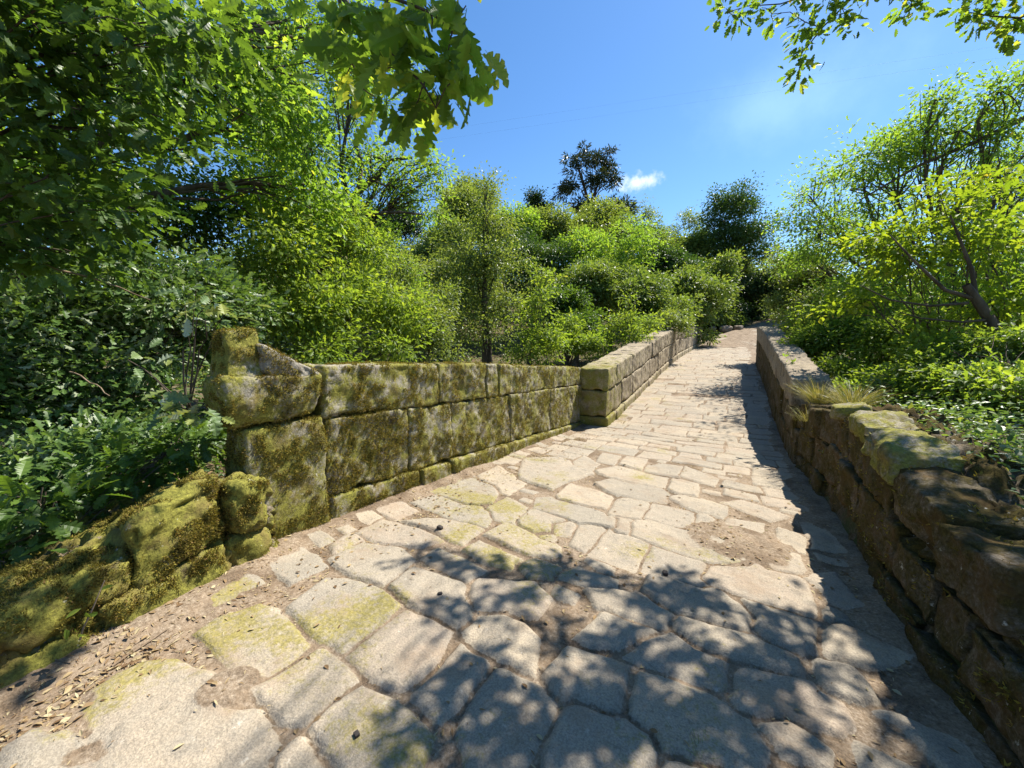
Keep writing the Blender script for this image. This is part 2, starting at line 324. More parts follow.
PX += T(540,430,SF, [(190,430),(240,360),(370,400),(330,490)], [(345,490),(385,405),(555,465),(540,540)], [(320,330),(390,320),(640,390),(680,470),(540,450),(440,410),(330,380)],
  [(560,520),(600,475),(760,490),(910,530),(930,640),(800,600)], [(240,300),(270,230),(370,260),(350,310)],
  [(360,310),(385,260),(520,290),(500,350)], [(60,240),(110,190),(240,230),(210,270)], [(0,240),(60,240),(250,310),(240,340),(150,330),(0,280)], [(200,190),(260,175),(430,210),(410,250),(260,230)],
  [(190,150),(270,130),(430,165),(420,200),(300,180)], [(430,210),(450,170),(530,190),(530,235)], [(480,160),(500,130),(590,170),(585,195)], [(360,150),(380,115),(480,130),(470,165)],
  [(280,120),(300,95),(360,105),(345,140)], [(200,110),(215,85),(270,95),(250,120)], [(450,240),(500,235),(620,265),(610,300),(530,280)], [(530,340),(535,295),(590,300),(580,360)],
  [(780,490),(790,430),(870,440),(885,490)], [(650,350),(655,315),(750,330),(740,370)], [(820,400),(820,350),(900,380),(890,420)], [(0,370),(0,300),(110,330),(80,390)],
  [(110,390),(150,330),(210,350),(160,410)], [(110,120),(150,95),(190,120),(170,140)], [(170,450),(330,500),(340,540),(300,560),(150,500)], [(250,360),(260,310),(315,320),(300,360)],
  [(640,260),(700,255),(830,300),(770,310)], [(900,330),(960,330),(1040,420),(930,400)], [(920,520),(1000,500),(1060,590),(960,610)])
STONES = []   # (poly xy, edge radius, height, rnd)
cents = []
for p in PX:
    q = np.array([onpath(*v)[:2] for v in p]); c = q.mean(0)
    q = c+(q-c)*(1+(.04 if c[1] < 2.7 else .075)/np.maximum(np.linalg.norm(q-c, axis=1, keepdims=True), .05))
    near = c[1] < 2.6
    STONES.append((q, .028 if near else .018, (.032 if near else .022)*R.uniform(.8, 1.2), R.random())); cents.append(q)
traced = np.concatenate(cents)
def covered(pts):
    for q in cents:
        if q[:, 0].min()-.1 > pts[:, 0].max() or q[:, 0].max()+.1 < pts[:, 0].min() or q[:, 1].min() > pts[:, 1].max()+.1 or q[:, 1].max() < pts[:, 1].min()-.1: continue
        a = q; b = np.roll(q, -1, 0)
        for t in list(pts)+[pts.mean(0)]:
            cr = ((a[:, 1] > t[1]) != (b[:, 1] > t[1])) & (t[0] < (b[:, 0]-a[:, 0])*(t[1]-a[:, 1])/(b[:, 1]-a[:, 1]+1e-9)+a[:, 0])
            if cr.sum() % 2: return True
    return False
y = -3.0
while y < 27:
    d = R.uniform(.27, .43) if y > 6.5 else R.uniform(.3, .5)
    x = -2.75+R.uniform(0, .3)
    while x < .95:
        wd_ = R.uniform(.38, 1.05) if y > 6.5 else R.uniform(.3, .65)
        jt = .022; sk = .10*(1 - sm(6, 9, y))
        q = np.array([(x+.012, y+.012), (x+wd_-.012, y+.012), (x+wd_-.012, y+d-.012), (x+.012, y+d-.012)])+R.normal(0, jt, (4, 2))
        q[:, 1] -= sk*(q[:, 0]+.9)
        if not covered(q) and R.random() > (.015 if y > 6.5 else .1):
            STONES.append((q, .02, .02*R.uniform(.6, 1.3), R.random()))
        x += wd_
    y += d
# small infill stones wherever bare ground is left
def inside(t, q):
    a = q; b = np.roll(q, -1, 0); cr = ((a[:, 1] > t[1]) != (b[:, 1] > t[1])) & (t[0] < (b[:, 0]-a[:, 0])*(t[1]-a[:, 1])/(b[:, 1]-a[:, 1]+1e-9)+a[:, 0]); return cr.sum() % 2 == 1
gi = np.random.default_rng(71); boxes = [(q.min(0), q.max(0), q) for q, *_ in STONES]
for sz_ in (.40, .30, .22, .16):
    for _ in range(1500):
        c = np.array([gi.uniform(-2.72, .75), gi.uniform(.95, 7.2)])
        if np.hypot(*(c-onpath(735, 545)[:2])) < .33: continue
        w_, d_ = sz_*gi.uniform(.8, 1.5)/2, sz_*gi.uniform(.6, .9)/2; q = c+np.array([(-w_, -d_), (w_*.2, -d_*1.05), (w_, -d_), (w_, d_), (-.1*w_, d_*1.05), (-w_, d_)])*gi.uniform(.85, 1.1, (6, 2)); q[:, 1] -= .12*(q[:, 0]-c[0])
        lo, hi = q.min(0)-.01, q.max(0)+.01; ok = True
        for bl_, bh_, p_ in boxes:
            if bl_[0] > hi[0] or bh_[0] < lo[0] or bl_[1] > hi[1] or bh_[1] < lo[1]: continue
            if any(inside(t_, p_) for t_ in q) or inside(c, p_) or any(inside(t_, q) for t_ in p_): ok = False; break
        if ok: STONES.append((q+(q-c)*.06, .022, gi.uniform(.014, .024), gi.random())); boxes.append((q.min(0), q.max(0), q))
def sdf(px, py, q):
    a = q; b = np.roll(q, -1, 0); dmin = np.full(px.shape, 9.0); ins = np.zeros(px.shape, bool)
    for (ax, ay), (bx, by) in zip(a, b):
        ex, ey = bx-ax, by-ay; t = np.clip(((px-ax)*ex+(py-ay)*ey)/(ex*ex+ey*ey+1e-12), 0, 1)
        dmin = np.minimum(dmin, np.hypot(px-ax-t*ex, py-ay-t*ey))
        with np.errstate(divide='ignore', invalid='ignore'):
            ins ^= ((ay > py) != (by > py)) & (px < ex*(py-ay)/(ey if ey else 1e-12)+ax)
    return np.where(ins, -dmin, dmin)
px_ = np.concatenate([np.arange(-3.1, -2.3, .02), np.arange(-2.3, .9, .0125), np.arange(.9, 1.3, .02)])
py_ = np.concatenate([np.arange(-3, .5, .05), np.arange(.5, 3.6, .0125), np.arange(3.6, 8, .022), np.arange(8, 16, .045), np.arange(16, 27.5, .07)])
X, Y = np.meshgrid(px_, py_, indexing='ij'); P3 = np.stack([X, Y, 0*X], -1).reshape(-1, 3)
wob = (fbm(P3*7, 3, 21)*.016).reshape(X.shape); wob2 = (fbm(P3*7, 3, 41)*.016).reshape(X.shape)
D1 = np.full(X.shape, 9.0); D2 = D1.copy(); rnd = np.full(X.shape, .5); er_ = np.full(X.shape, .03); hh_ = np.zeros(X.shape); tl_ = np.zeros(X.shape)
for q, er, hh, rr in STONES:
    i0, i1 = np.searchsorted(px_, [q[:, 0].min()-.12, q[:, 0].max()+.12]); j0, j1 = np.searchsorted(py_, [q[:, 1].min()-.12, q[:, 1].max()+.12])
    if i1 <= i0 or j1 <= j0: continue
    sl = (slice(i0, i1), slice(j0, j1)); d = sdf(X[sl]+wob[sl], Y[sl]+wob2[sl], q); b_ = d < D1[sl]
    D2[sl] = np.where(b_, D1[sl], np.minimum(D2[sl], d)); D1[sl] = np.where(b_, d, D1[sl]); rnd[sl] = np.where(b_, rr, rnd[sl])
    er_[sl] = np.where(b_, er, er_[sl]); hh_[sl] = np.where(b_, hh, hh_[sl])
    tl_[sl] = np.where(b_, (X[sl]-q[:, 0].mean())*(rr-.5)*.07+(Y[sl]-q[:, 1].mean())*((rr*7) % 1-.5)*.07, tl_[sl])
ins = np.minimum(-D1, (D2-D1)*.5-.009+.008*fbm(P3*3, 3, 47).reshape(X.shape))
t = np.clip(ins/er_, 0, 1); ht = np.where(t > 0, hh_*np.sqrt(np.clip(1-(1-t)**2, 0, 1))+tl_*np.minimum(t*2, 1), 0); mask = np.clip((ins+.010)/.022, 0, 1)
# dirt drifts bury some slabs at the left edge and in patches
lump = fbm(P3*1.1, 4, 55).reshape(X.shape); edgeL = sm(-2.6, -2.92, X+.16*lump-.30*(1-sm(.9, 1.9, Y)))*(1-sm(7.3, 8.3, Y)*.8); edgeR = sm(.62, .85, X+.2*lump)*.9
patch = sm(.42, .6, lump)*.3*(1-sm(7.5, 9, Y)*.6)
for (cx_, cy_, r_) in ((onpath(735, 545)[0], onpath(735, 545)[1], .38), (onpath(228, 690)[0], onpath(228, 690)[1], .13)):
    patch = np.maximum(patch, .95*(1-sm(r_*.6, r_*1.3, np.hypot(X-cx_, (Y-cy_))+.15*lump)))
bury = np.clip(np.maximum(np.maximum(edgeL, edgeR), patch), 0, 1)
surf = (fbm(P3*5, 4, 61)*.011+fbm(P3*22, 3, 71)*.0045).reshape(X.shape)
dirt_h = .006+fbm(P3*14, 4, 81).reshape(X.shape)*.006+bury*.036
st_h = ht+surf*mask
Zr = np.maximum(st_h, dirt_h); mask = np.where(st_h > dirt_h, mask, mask*np.clip(1-(dirt_h-st_h)/.012, 0, 1))
und = fbm(P3*.9, 3, 91).reshape(X.shape)*.018
Zr = Zr+zp(Y)+und+edgeL*.03
xm = fbm(P3*2.3, 4, 33).reshape(X.shape)
moss = np.clip(.05+xm*1.1-.16*sm(-1.6, .2, X)-.22*sm(3.5, 8, Y)+.12*sm(-1.1, -2, X), -.3, .6)
pv = np.stack([X, Y, Zr], -1).reshape(-1, 3)
po = mesh_obj('path', pv, grid_faces(len(px_), len(py_)), PATH, attrs={'stone': mask.ravel(), 'rnd': rnd.ravel(), 'moss': moss.ravel()}); tag(po, kind='structure')
def pathz(x, y):
    i = min(max(np.searchsorted(px_, x), 0), len(px_)-1); j = min(max(np.searchsorted(py_, y), 0), len(py_)-1); return Zr[i, j]
# dirt track beyond the bridge
ty = np.arange(26.6, 75, .35); tw = np.linspace(-1, 1, 25); YY, WW = np.meshgrid(ty, tw, indexing='ij')
XX = xc(YY)+WW*(1.75+.25*np.sin(YY*.4)); q = np.stack([XX, YY, 0*XX], -1).reshape(-1, 3)
ZZ = zp(YY)+.045+fbm(q*1.3, 4, 9).reshape(XX.shape)*.07-.35*np.abs(WW)**6
tr = mesh_obj('track', np.stack([XX, YY, ZZ], -1).reshape(-1, 3), grid_faces(len(ty), len(tw)), PATH,
              attrs={'stone': np.clip(fbm(q*1.2, 3, 19)*1.2, 0, 1), 'rnd': np.full(len(q), .6), 'moss': np.full(len(q), -.3)}); tag(tr, kind='structure')

# ------------------------------------------------------------------ masonry blocks
def block(x0, x1, y0, y1, z0, z1, res=.03, r=.016, amp=.014, seed=0, chip=.03, warp=None):
    """rounded, worn stone block; returns verts, faces(list of quad arrays)"""
    c = np.array([(x0+x1)/2, (y0+y1)/2, (z0+z1)/2]); hx = np.array([x1-x0, y1-y0, z1-z0])/2; r = min(r, hx.min()*.9)
    V = []; F = []; off = 0
    for ax in range(3):
        a, b = [(1, 2), (2, 0), (0, 1)][ax]
        na, nb = max(2, int(2*hx[a]/res)+1), max(2, int(2*hx[b]/res)+1)
        A, B = np.meshgrid(np.linspace(-hx[a], hx[a], na), np.linspace(-hx[b], hx[b], nb), indexing='ij')
        for sg in (-1, 1):
            p = np.zeros((na*nb, 3)); p[:, a] = A.ravel(); p[:, b] = B.ravel(); p[:, ax] = sg*hx[ax]
            f = grid_faces(na, nb); f = f[:, ::-1] if sg < 0 else f
            V.append(p); F.append(f+off); off += len(p)
    p = np.concatenate(V); F = np.concatenate(F)
    key = np.round(p*5000).astype(np.int64); _, idx, inv = np.unique(key, axis=0, return_index=True, return_inverse=True)
    inv = inv.ravel(); p = p[idx]; F = inv[F]
    wpos = p+c; rr = r*(1+1.2*np.clip(fbm(wpos*3.5+seed, 3, 5), -.6, 1))[:, None]; rr = np.minimum(rr, hx.min()*.95)
    inner = np.clip(p, -(hx-rr), hx-rr); dl = p-inner; n = dl/np.maximum(np.linalg.norm(dl, axis=1, keepdims=True), 1e-9)
    p = inner+n*rr
    edge = (np.abs(dl) > 1e-6).sum(1) > 1
    w = wpos+seed*3.7
    disp = fbm(w*6, 4, 2)*amp*1.4+fbm(w*28, 3, 4)*amp*.55-np.clip(fbm(w*4, 3, 8)-.05, 0, 1)*chip*np.where(edge, 2.2, .7)
    p = p+n*disp[:, None]+c
    if warp is not None: p = warp(p)
    return p, F
class Build:
    def __init__(s): s.v = []; s.f = []; s.r = []; s.m = []; s.o = 0
    def add(s, vf, rnd=.5, moss=0.0):
        v, f = vf; s.v.append(v); s.f.append(f+s.o); s.o += len(v); s.r.append(np.full(len(v), rnd)); s.m.append(np.full(len(v), moss) if np.isscalar(moss) else moss)
    def obj(s, name, mat, parent):
        v = np.concatenate(s.v)
        return mesh_obj(name, local(parent, v) if parent else v, np.concatenate(s.f), mat, parent, attrs={'rnd': np.concatenate(s.r), 'moss': np.concatenate(s.m)})

# moss fuzz: little strands growing out of a stone face
def strands(pts, nrm, size, seed):
    g = np.random.default_rng(seed); n = len(pts); k = 3
    P = np.repeat(pts, k, 0)+g.normal(0, .006, (n*k, 3)); N = np.repeat(nrm, k, 0)+g.normal(0, .55, (n*k, 3)); N[:, 2] += .25
    N /= np.linalg.norm(N, axis=1, keepdims=True); s = np.cross(N, g.normal(0, 1, (n*k, 3))); s /= np.maximum(np.linalg.norm(s, axis=1, keepdims=True), 1e-6)
    L = size*g.uniform(.5, 1.3, (n*k, 1)); wv = L*.22
    v = np.stack([P-s*wv, P+s*wv, P+N*L], 1).reshape(-1, 3); f = np.arange(n*k*3).reshape(-1, 3)
    return v, f, np.repeat(np.repeat(g.random(n), k), 3)
def face_samples(v, f, n, seed, keep=None):
    g = np.random.default_rng(seed); a = v[f[:, 0]]; b = v[f[:, 1]]; c = v[f[:, 2]]
    nn = np.cross(b-a, c-a); ar = np.linalg.norm(nn, axis=1); nn = nn/np.maximum(ar[:, None], 1e-9); cen = v[f].mean(1)
    w = ar*(keep(cen, nn) if keep else 1); idx = g.choice(len(f), n, p=w/w.sum()); u = g.random((n, 2, 1))
    d = v[f[idx, 3]]; p = a[idx]*(1-u[:, 0])*(1-u[:, 1])+b[idx]*u[:, 0]*(1-u[:, 1])+c[idx]*u[:, 0]*u[:, 1]+d*(1-u[:, 0])*u[:, 1]
    return p, nn[idx]

# --- near left parapet: big mossy ashlars in three courses
lw = thing('parapet_wall', 'mossy low stone parapet of big squared blocks beside the carved pier stone', 'parapet', (-3.05, 5, -.5))
L1 = lambda y: np.interp(y, [1.85, 3.25, 4.5, 8], [.81, .735, .68, .53]); L2 = lambda y: np.interp(y, [1.85, 3.1, 8], [.15, .07, -.30])
LT = lambda y: np.interp(y, [1.85, 2.7, 3.25, 4.5, 8.2], [1.245, 1.22, 1.20, 1.14, .91])
def warp_between(lo, hi, y0, y1):
    def f(p):
        t = p[:, 2]; ym = p[:, 1]; p = p.copy(); p[:, 2] = lo(ym)+(hi(ym)-lo(ym))*t; return p
    return f
def course(B, lo, hi, ys, x0, x1, res, seed, moss=0.0, gap=.008, **kw):
    for k, (a, b) in enumerate(ys):
        hm = hi((a+b)/2)-lo((a+b)/2); sc = hm
        jx = R.uniform(-.018, .018)
        v, f = block(x0, x1+jx, a+gap, b-gap, 0, hm-gap*1.2, res, seed=seed+k*1.37, **kw)
        ym = v[:, 1]; v = v.copy(); v[:, 2] = lo(ym)+(hi(ym)-lo(ym))*v[:, 2]/hm
        B.add((v, f), R.random(), moss)
LB = lambda y: zp(y)-.35
bt, bm = Build(), Build()
course(bt, L1, LT, [(1.87, 3.27), (3.285, 4.26), (4.28, 4.55), (4.6, 6.3), (6.3, 8.15)], -3.27, -2.85, .018, 10, .03, amp=.022, chip=.05)
course(bm, L2, L1, [(1.87, 2.8), (2.8, 3.5), (3.5, 4.9), (4.9, 6.35), (6.35, 8.15)], -3.27, -2.855, .018, 20, .02, amp=.022, chip=.05)
course(bm, LB, L2, [(1.87, 2.92), (2.94, 3.42), (3.45, 4.6), (4.6, 5.8), (5.8, 8.15)], -3.27, -2.80, .024, 30, .06)
o1 = bt.obj('coping', MOSSY, lw); o2 = bm.obj('masonry', MOSSY, lw)
def fuzz(name, parent, builds, n, size, seed, keep):
    v = np.concatenate([x for b in builds for x in b.v]); fs = []; o = 0
    for b in builds:
        for x, q in zip(b.v, b.f): fs.append(q); 
    # faces are offset inside each build already; shift per build
    fs = []; o = 0
    for b in builds: fs.append(np.concatenate(b.f)+o); o += b.o
    p, nn = face_samples(v, np.concatenate(fs), n, seed, keep); q = fbm(p*4.5, 4, 77)
    k = q+.9*fbm(p*16, 3, 78) > .02; p, nn = p[k], nn[k]
    sv, sf, sr = strands(p, nn, size, seed+1)
    return mesh_obj(name, local(parent, sv), sf, MOSSFUZZ, parent, smooth=False, attrs={'rnd': sr})
faceR = lambda c, n: np.where(n[:, 0] > .2, 1.0/(.5+np.maximum(c[:, 1]-1, 0)), 0)+np.where(n[:, 2] > .5, .6/(.5+np.maximum(c[:, 1]-1, 0)), 0)
fuzz('moss', lw, [bt, bm], 150000, .014, 5, faceR)

# --- carved pier stone ending that parapet
pr = thing('stone_pier', 'mossy pier stone with a pointed weathered cap ending the low parapet', 'pier', (-3.15, 1.56, -.4))
ps, pc = Build(), Build()
ps.add(block(-3.12, -2.81, 1.27, 1.86, -.5, .83, .022, .025, .012, 51, .02), .4, .08)
def capwarp(p):
    p = p.copy(); z = p[:, 2]; t = np.clip((z-1.14)/.36, 0, 1); b = np.clip((1.02-z)/.13, 0, 1)
    yc = 1.47+(1.31-1.47)*t; p[:, 1] = yc+(p[:, 1]-1.47)*(1-.68*t**.9)*(1-.16*b); p[:, 0] = -3.01+(p[:, 0]+3.01)*(1-.45*t)*(1-.1*b); return p
pc.add(block(-3.12, -2.77, 1.16, 1.84, .85, 1.19, .018, .025, .02, 61, .05, warp=lambda p: np.stack([-3+(p[:, 0]+3)*(1-.14*np.clip((1.0-p[:, 2])/.14, 0, 1)), 1.48+(p[:, 1]-1.48)*(1-.15*np.clip((1.0-p[:, 2])/.14, 0, 1)), p[:, 2]], -1)), .3, .07)
pc.add(block(-3.08, -2.8, 1.19, 1.45, 1.16, 1.5, .018, .03, .03, 64, .09, warp=lambda p: np.stack([-3+(p[:, 0]+3)*(1-.35*(p[:, 2]-1.16)/.34), 1.32+(p[:, 1]-1.32)*(1-.25*(p[:, 2]-1.16)/.34), p[:, 2]], -1)), .15, .1)
pc.add(block(-3.1, -2.79, 1.41, 1.835, 1.12, 1.40, .018, .03, .02, 67, .05, warp=lambda p: np.stack([p[:, 0], p[:, 1], 1.12+(p[:, 2]-1.12)*(1-.78*np.clip((p[:, 1]-1.42)/.41, 0, 1))], -1)), .95, -.12)
ps.obj('shaft', MOSSY, pr); pc.obj('cap_stone', MOSSY, pr)
fuzz('moss', pr, [ps, pc], 45000, .013, 15, lambda c, n: np.where((n[:, 0] > .1) | (n[:, 2] > .3) | (n[:, 1] < -.5), 1.0, 0))

# --- far left parapet, rising over the crown of the bridge
def rows(y0, y1, a, b):
    r = []; y = y0
    while y < y1-.2:
        e = min(y+R.uniform(a, b), y1)
        if y1-e < .35: e = y1
        r.append((y, e)); y = e
    return r
fl = thing('parapet_wall', 'pale stone parapet climbing over the bridge on the saplings side', 'parapet', (-2.5, 8, -.6))
FT = lambda y: np.interp(y, [8, 11.2, 15, 19.5, 31], [.90, 1.27, 1.74, 2.24, 2.72]); f0 = lambda y: zp(y)-.4
fx = lambda y: np.interp(y, [8, 20, 31], [0, .02, .36])
fm = lambda k: (lambda y: zp(y)+(FT(y)-zp(y))*k)
Bm, Bc = Build(), Build()
course(Bm, f0, fm(.17), rows(8, 30.6, .7, 1.5), -2.96, -2.24, .05, 71, .0, amp=.014)
course(Bm, fm(.17), fm(.62), rows(8, 30.6, .6, 1.3), -2.96, -2.27, .04, 81, .0, amp=.022, chip=.06)
course(Bc, fm(.62), FT, rows(8, 30.6, .7, 1.5), -2.94, -2.26, .035, 91, .03, amp=.022, chip=.06)
for B in (Bm, Bc):
    for v in B.v: v[:, 0] += fx(v[:, 1])
    B.m = [.28*np.exp(-np.maximum(v[:, 1]-8, 0)/1.6)+.16*np.clip(1-(v[:, 2]-zp(v[:, 1]))/.35, 0, 1)+m_ for v, m_ in zip(B.v, B.m)]
Bc.obj('coping', CLEAN, fl); Bm.obj('masonry', CLEAN, fl)
# --- far right parapet
fr = thing('parapet_wall', 'weathered stone parapet with a flat slab top under the lime green bushes', 'parapet', (1.1, 7, -.6))
RTp = lambda y: np.interp(y, [7, 9.4, 12.2, 15.3, 19], [.86, 1.18, 1.60, 1.95, 2.2])
rm = lambda k: (lambda y: zp(y)+(RTp(y)-zp(y))*k)
Bm, Bc = Build(), Build()
course(Bm, f0, rm(.3), rows(6.7, 18.6, .7, 1.4), .84, 1.3, .045, 101, .0, amp=.014); course(Bm, rm(.3), rm(.66), rows(6.9, 18.6, .6, 1.2), .85, 1.3, .045, 111, .0, amp=.014)
course(Bc, rm(.66), RTp, rows(7.15, 18.6, .8, 1.7), .84, 1.32, .03, 121, -.05, amp=.024, chip=.07)
for B in (Bm, Bc):
    for v in B.v: v[:, 0] = 2.15-v[:, 0]
    B.f = [q[:, ::-1] for q in B.f]
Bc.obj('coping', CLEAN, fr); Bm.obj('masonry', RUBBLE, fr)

# --- ruined rubble wall on the near right and the mossy bank on the near left: displaced profiles with stones in them
def voro(u, v, s):
    """rounded stone pattern: returns (edge distance, id)"""
    iu = np.floor(u).astype(np.int64); iv = np.floor(v).astype(np.int64); d1 = np.full(u.shape, 9.); d2 = d1.copy(); idn = np.zeros(u.shape)
    for a in (-1, 0, 1):
        for b in (-1, 0, 1):
            cx = iu+a; cy = iv+b; z = np.zeros_like(cx)
            qx = cx+.1+.8*hash3(cx, cy, z, s); qy = cy+.1+.8*hash3(cx, cy, z, s+1); d = np.hypot(u-qx, v-qy)
            m = d < d1; d2 = np.where(m, d1, np.minimum(d2, d)); idn = np.where(m, hash3(cx, cy, z, s+2), idn); d1 = np.where(m, d, d1)
    return d2-d1, idn
def ruin(ys, top, xface, xback, nz, nb, sgn, seed, su, sv, amp, zbot):
    """wall face plus its top: sgn=+1 faces +X, -1 faces -X"""
    U = np.concatenate([np.linspace(0, 1, nz), 1+np.linspace(0, 1, nb+1)[1:]])
    Yv, Uv = np.meshgrid(ys, U, indexing='ij'); t = top(Yv); zb = zbot(Yv)
    k = np.clip(Uv, 0, 1); q = np.clip(Uv-1, 0, 1)
    z = zb+(t-zb)*k; x = xface(Yv)+(xback(Yv)-xface(Yv))*q
    batter = -.10*k*sgn; x = x+batter
    S = (Uv*1.0)*(t-zb).mean(); P = np.stack([Yv, x*0+S, 0*x], -1).reshape(-1, 3)
    wu = Yv/su+.5*fbm(P*2, 3, seed).reshape(x.shape); wvv = (z+q*.7)/sv+.5*fbm(P*2, 3, seed+9).reshape(x.shape)
    e, idn = voro(wu, wvv, seed); st = np.clip(e/.35, 0, 1)**.5
    rough = fbm(P*9, 4, seed+2).reshape(x.shape)*.35+fbm(P*30, 3, seed+3).reshape(x.shape)*.3
    disp = amp*(st*.75+(idn-.5)*.9*np.clip(e/.5, 0, 1)+rough*1.5-.4)
    wface = 1-sm(.0, .35, q)
    x = x+sgn*disp*wface; z = z+disp*(1-wface)*.8+disp*.35*k*wface*(k > .9)
    x = x-sgn*.12*sm(.85, 1, k)*wface*.5
    v = np.stack([x, Yv, z], -1).reshape(-1, 3); f = grid_faces(len(ys), len(U))
    if sgn > 0: f = f
    else: f = f[:, ::-1]
    return v, f, idn.ravel(), (st-1).ravel()
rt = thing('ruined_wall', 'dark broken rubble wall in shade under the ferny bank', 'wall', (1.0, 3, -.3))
RTn = lambda y: np.interp(y, [-3, 0, 1.2, 1.9, 2.5, 3.0, 3.4, 4.3, 5.2, 6.1, 6.95], [.45, .45, .48, .50, .57, .68, .74, .76, .74, .64, .50])+.05*np.sin(y*5.1)*np.sin(y*2.3)
v, f, idn, mm = ruin(np.arange(-2.5, 7.0, .022), lambda y: RTn(y)-.03, lambda y: .97+.03*np.sin(y*1.7), lambda y: np.interp(y, [1.5, 3], [1.6, 1.45]), 62, 30, -1, 31, .40, .28, .12, lambda y: zp(y)-.15)
rb = Build(); rb.add((v, f), 0, .0); rb.r = [idn]; rb.m = [mm*.5+.1]
def rough_courses(Bd, ys0, ys1, base, top, n, face, depth, sgn, lmin, lmax, seed, amp, chip, res, gap, r=.03, moss=0.0):
    g = np.random.default_rng(seed)
    for k in range(n):
        y = ys0-g.uniform(0, .4)
        while y < ys1:
            L = g.uniform(lmin, lmax)*(1.15-.1*k); e = min(y+L, ys1+.02); m = (y+e)/2; H = top(m)-base(m); z0 = base(m)+H*k/n+g.normal(0, .012); z1 = base(m)+H*(k+1)/n+g.normal(0, .015)
            j = g.normal(0, .022); x0 = face(m)+j
            a, b = (x0, x0+depth) if sgn < 0 else (x0-depth, x0)
            if k == n-1 and g.random() < .12: y = e; continue
            rs = res if abs(m-1.8) < 3 else res*1.6
            vv, ff = block(a, b, y+gap, e-gap, z0+gap, z1-gap, rs, r, amp, g.uniform(0, 50), chip)
            th = g.normal(0, .04); vv[:, 2] += (vv[:, 1]-m)*(g.normal(0, .05)+(top(e)-top(y))/max(e-y, .1)*(k+1)/n*.6); vv[:, 0] += (vv[:, 1]-m)*th+(face(vv[:, 1])-face(m))-sgn*.0
            Bd.add((vv, ff), g.random(), moss); y = e
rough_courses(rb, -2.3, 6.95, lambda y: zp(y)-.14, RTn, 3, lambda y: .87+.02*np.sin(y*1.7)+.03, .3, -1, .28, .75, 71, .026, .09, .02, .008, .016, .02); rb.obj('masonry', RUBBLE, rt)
cb_ = Build()
for (a, b, c_, d_, e_, g_, sl) in ((.84, 1.2, 3.05, 3.6, .58, .78, .12), (.88, 1.2, 3.66, 4.2, .66, .83, .05), (.87, 1.15, 4.5, 5.0, .68, .82, -.08)):
    v, f = block(a, b, c_, d_, e_, g_, .022, .05, .03, c_*3, .07)
    yc = (c_+d_)/2; v[:, 2] += sl*(v[:, 1]-yc)*1.0+.12*(v[:, 0]-a)*R.uniform(-.3, .8); ang = R.uniform(-.2, .2)
    v[:, 0] += (v[:, 1]-yc)*ang; cb_.add((v, f), .2*R.random(), .03)
cb_.obj('capping_stones', MOSSY, rt)
fuzz('moss', rt, [rb], 16000, .02, 35, lambda c, n: np.where(c[:, 1] > .6, 1/(.5+np.abs(c[:, 1]-1)), 0)*np.where(n[:, 0]+n[:, 2] < 3, 1, .2))
bk = thing('rubble_bank', 'low tumbled bank of mossy stones before the pier', 'bank', (-2.7, .6, 0))
BT = lambda y: np.interp(y, [-2.5, -.4, .2, .55, .85, 1.1, 1.3, 1.42], [.18, .2, .30, .44, .54, .58, .55, .44])+.02*np.sin(y*9)
v, f, idn, mm = ruin(np.arange(-2.4, 1.42, .016), lambda y: BT(y)-.02, lambda y: np.interp(y, [-2.4, .2, 1.3], [-2.36, -2.48, -2.72]), lambda y: -3.5+0*y, 48, 44, 1, 45, .34, .26, .15, lambda y: zp(y)-.1)
z_ = v[:, 2]; far_ = np.clip((-2.75-v[:, 0])/.6, 0, 1); v[:, 2] = z_*(1-far_*.35)
kb = Build(); kb.add((v, f), 0, 0); kb.r = [idn]; kb.m = [mm*.5+.12]; rough_courses(kb, -1.6, 1.3, lambda y: zp(y)-.12, BT, 2, lambda y: np.interp(y, [-2.4, .2, 1.3], [-2.36, -2.48, -2.70])+.03, .3, 1, .25, .55, 83, .035, .07, .018, .01, .06, .12); kb.obj('stones', BANK, bk)
fuzz('moss', bk, [kb], 110000, .012, 25, lambda c, n: np.where((c[:, 1] > -1.0) & (c[:, 0] > -3.3), (.3+sm(.1, .7, c[:, 1]))*(.3+1.4*sm(.4, .6, vn(c*5, 3))), 0)*np.where(n[:, 0]+n[:, 2] > .3, 1, .2))

# ------------------------------------------------------------------ foliage
def strip_leaf(st, fold=.18, droop=.12):
    """leaf from stations (t, halfwidth): midrib plus two edges"""
    v = []; f = []
    for t, wd in st:
        z = -droop*t*t
        v += [(t, 0, z), (t, wd, z+wd*fold*2), (t, -wd, z+wd*fold*2)]
    for i in range(len(st)-1):
        a, b = 3*i, 3*i+3; f += [(a, b, b+1, a+1), (a, a+2, b+2, b)]
    return np.array(v, float), np.array(f)
def oak_leaf(n, lobes=4.3, sweep=.22):
    st = [(-.13, .008)]
    for q in np.linspace(0, 1, n):
        ph = (q*lobes+.15) % 1; env = .36*math.sin(math.pi*q**.8)**.7*(.35+.65*q**.6) if q < 1 else 0
        st.append((float(q), float(.012+env*(1-.62*math.exp(-((ph-.5)/.15)**2)))))
    v, f = strip_leaf(st, .12, .16); v[:, 0] += sweep*np.abs(v[:, 1])*(1-v[:, 0]*.6); v[:, 2] += .03*np.sin(v[:, 0]*26)*np.abs(v[:, 1])/.3; return v, f
OAKL = oak_leaf(18); OAKH = oak_leaf(44)
OAKM = strip_leaf([(0, .02), (.2, .13), (.3, .07), (.5, .28), (.62, .12), (.8, .24), (1, .02)])
OVAL = strip_leaf([(0, .02), (.3, .24), (.65, .22), (1, .01)])
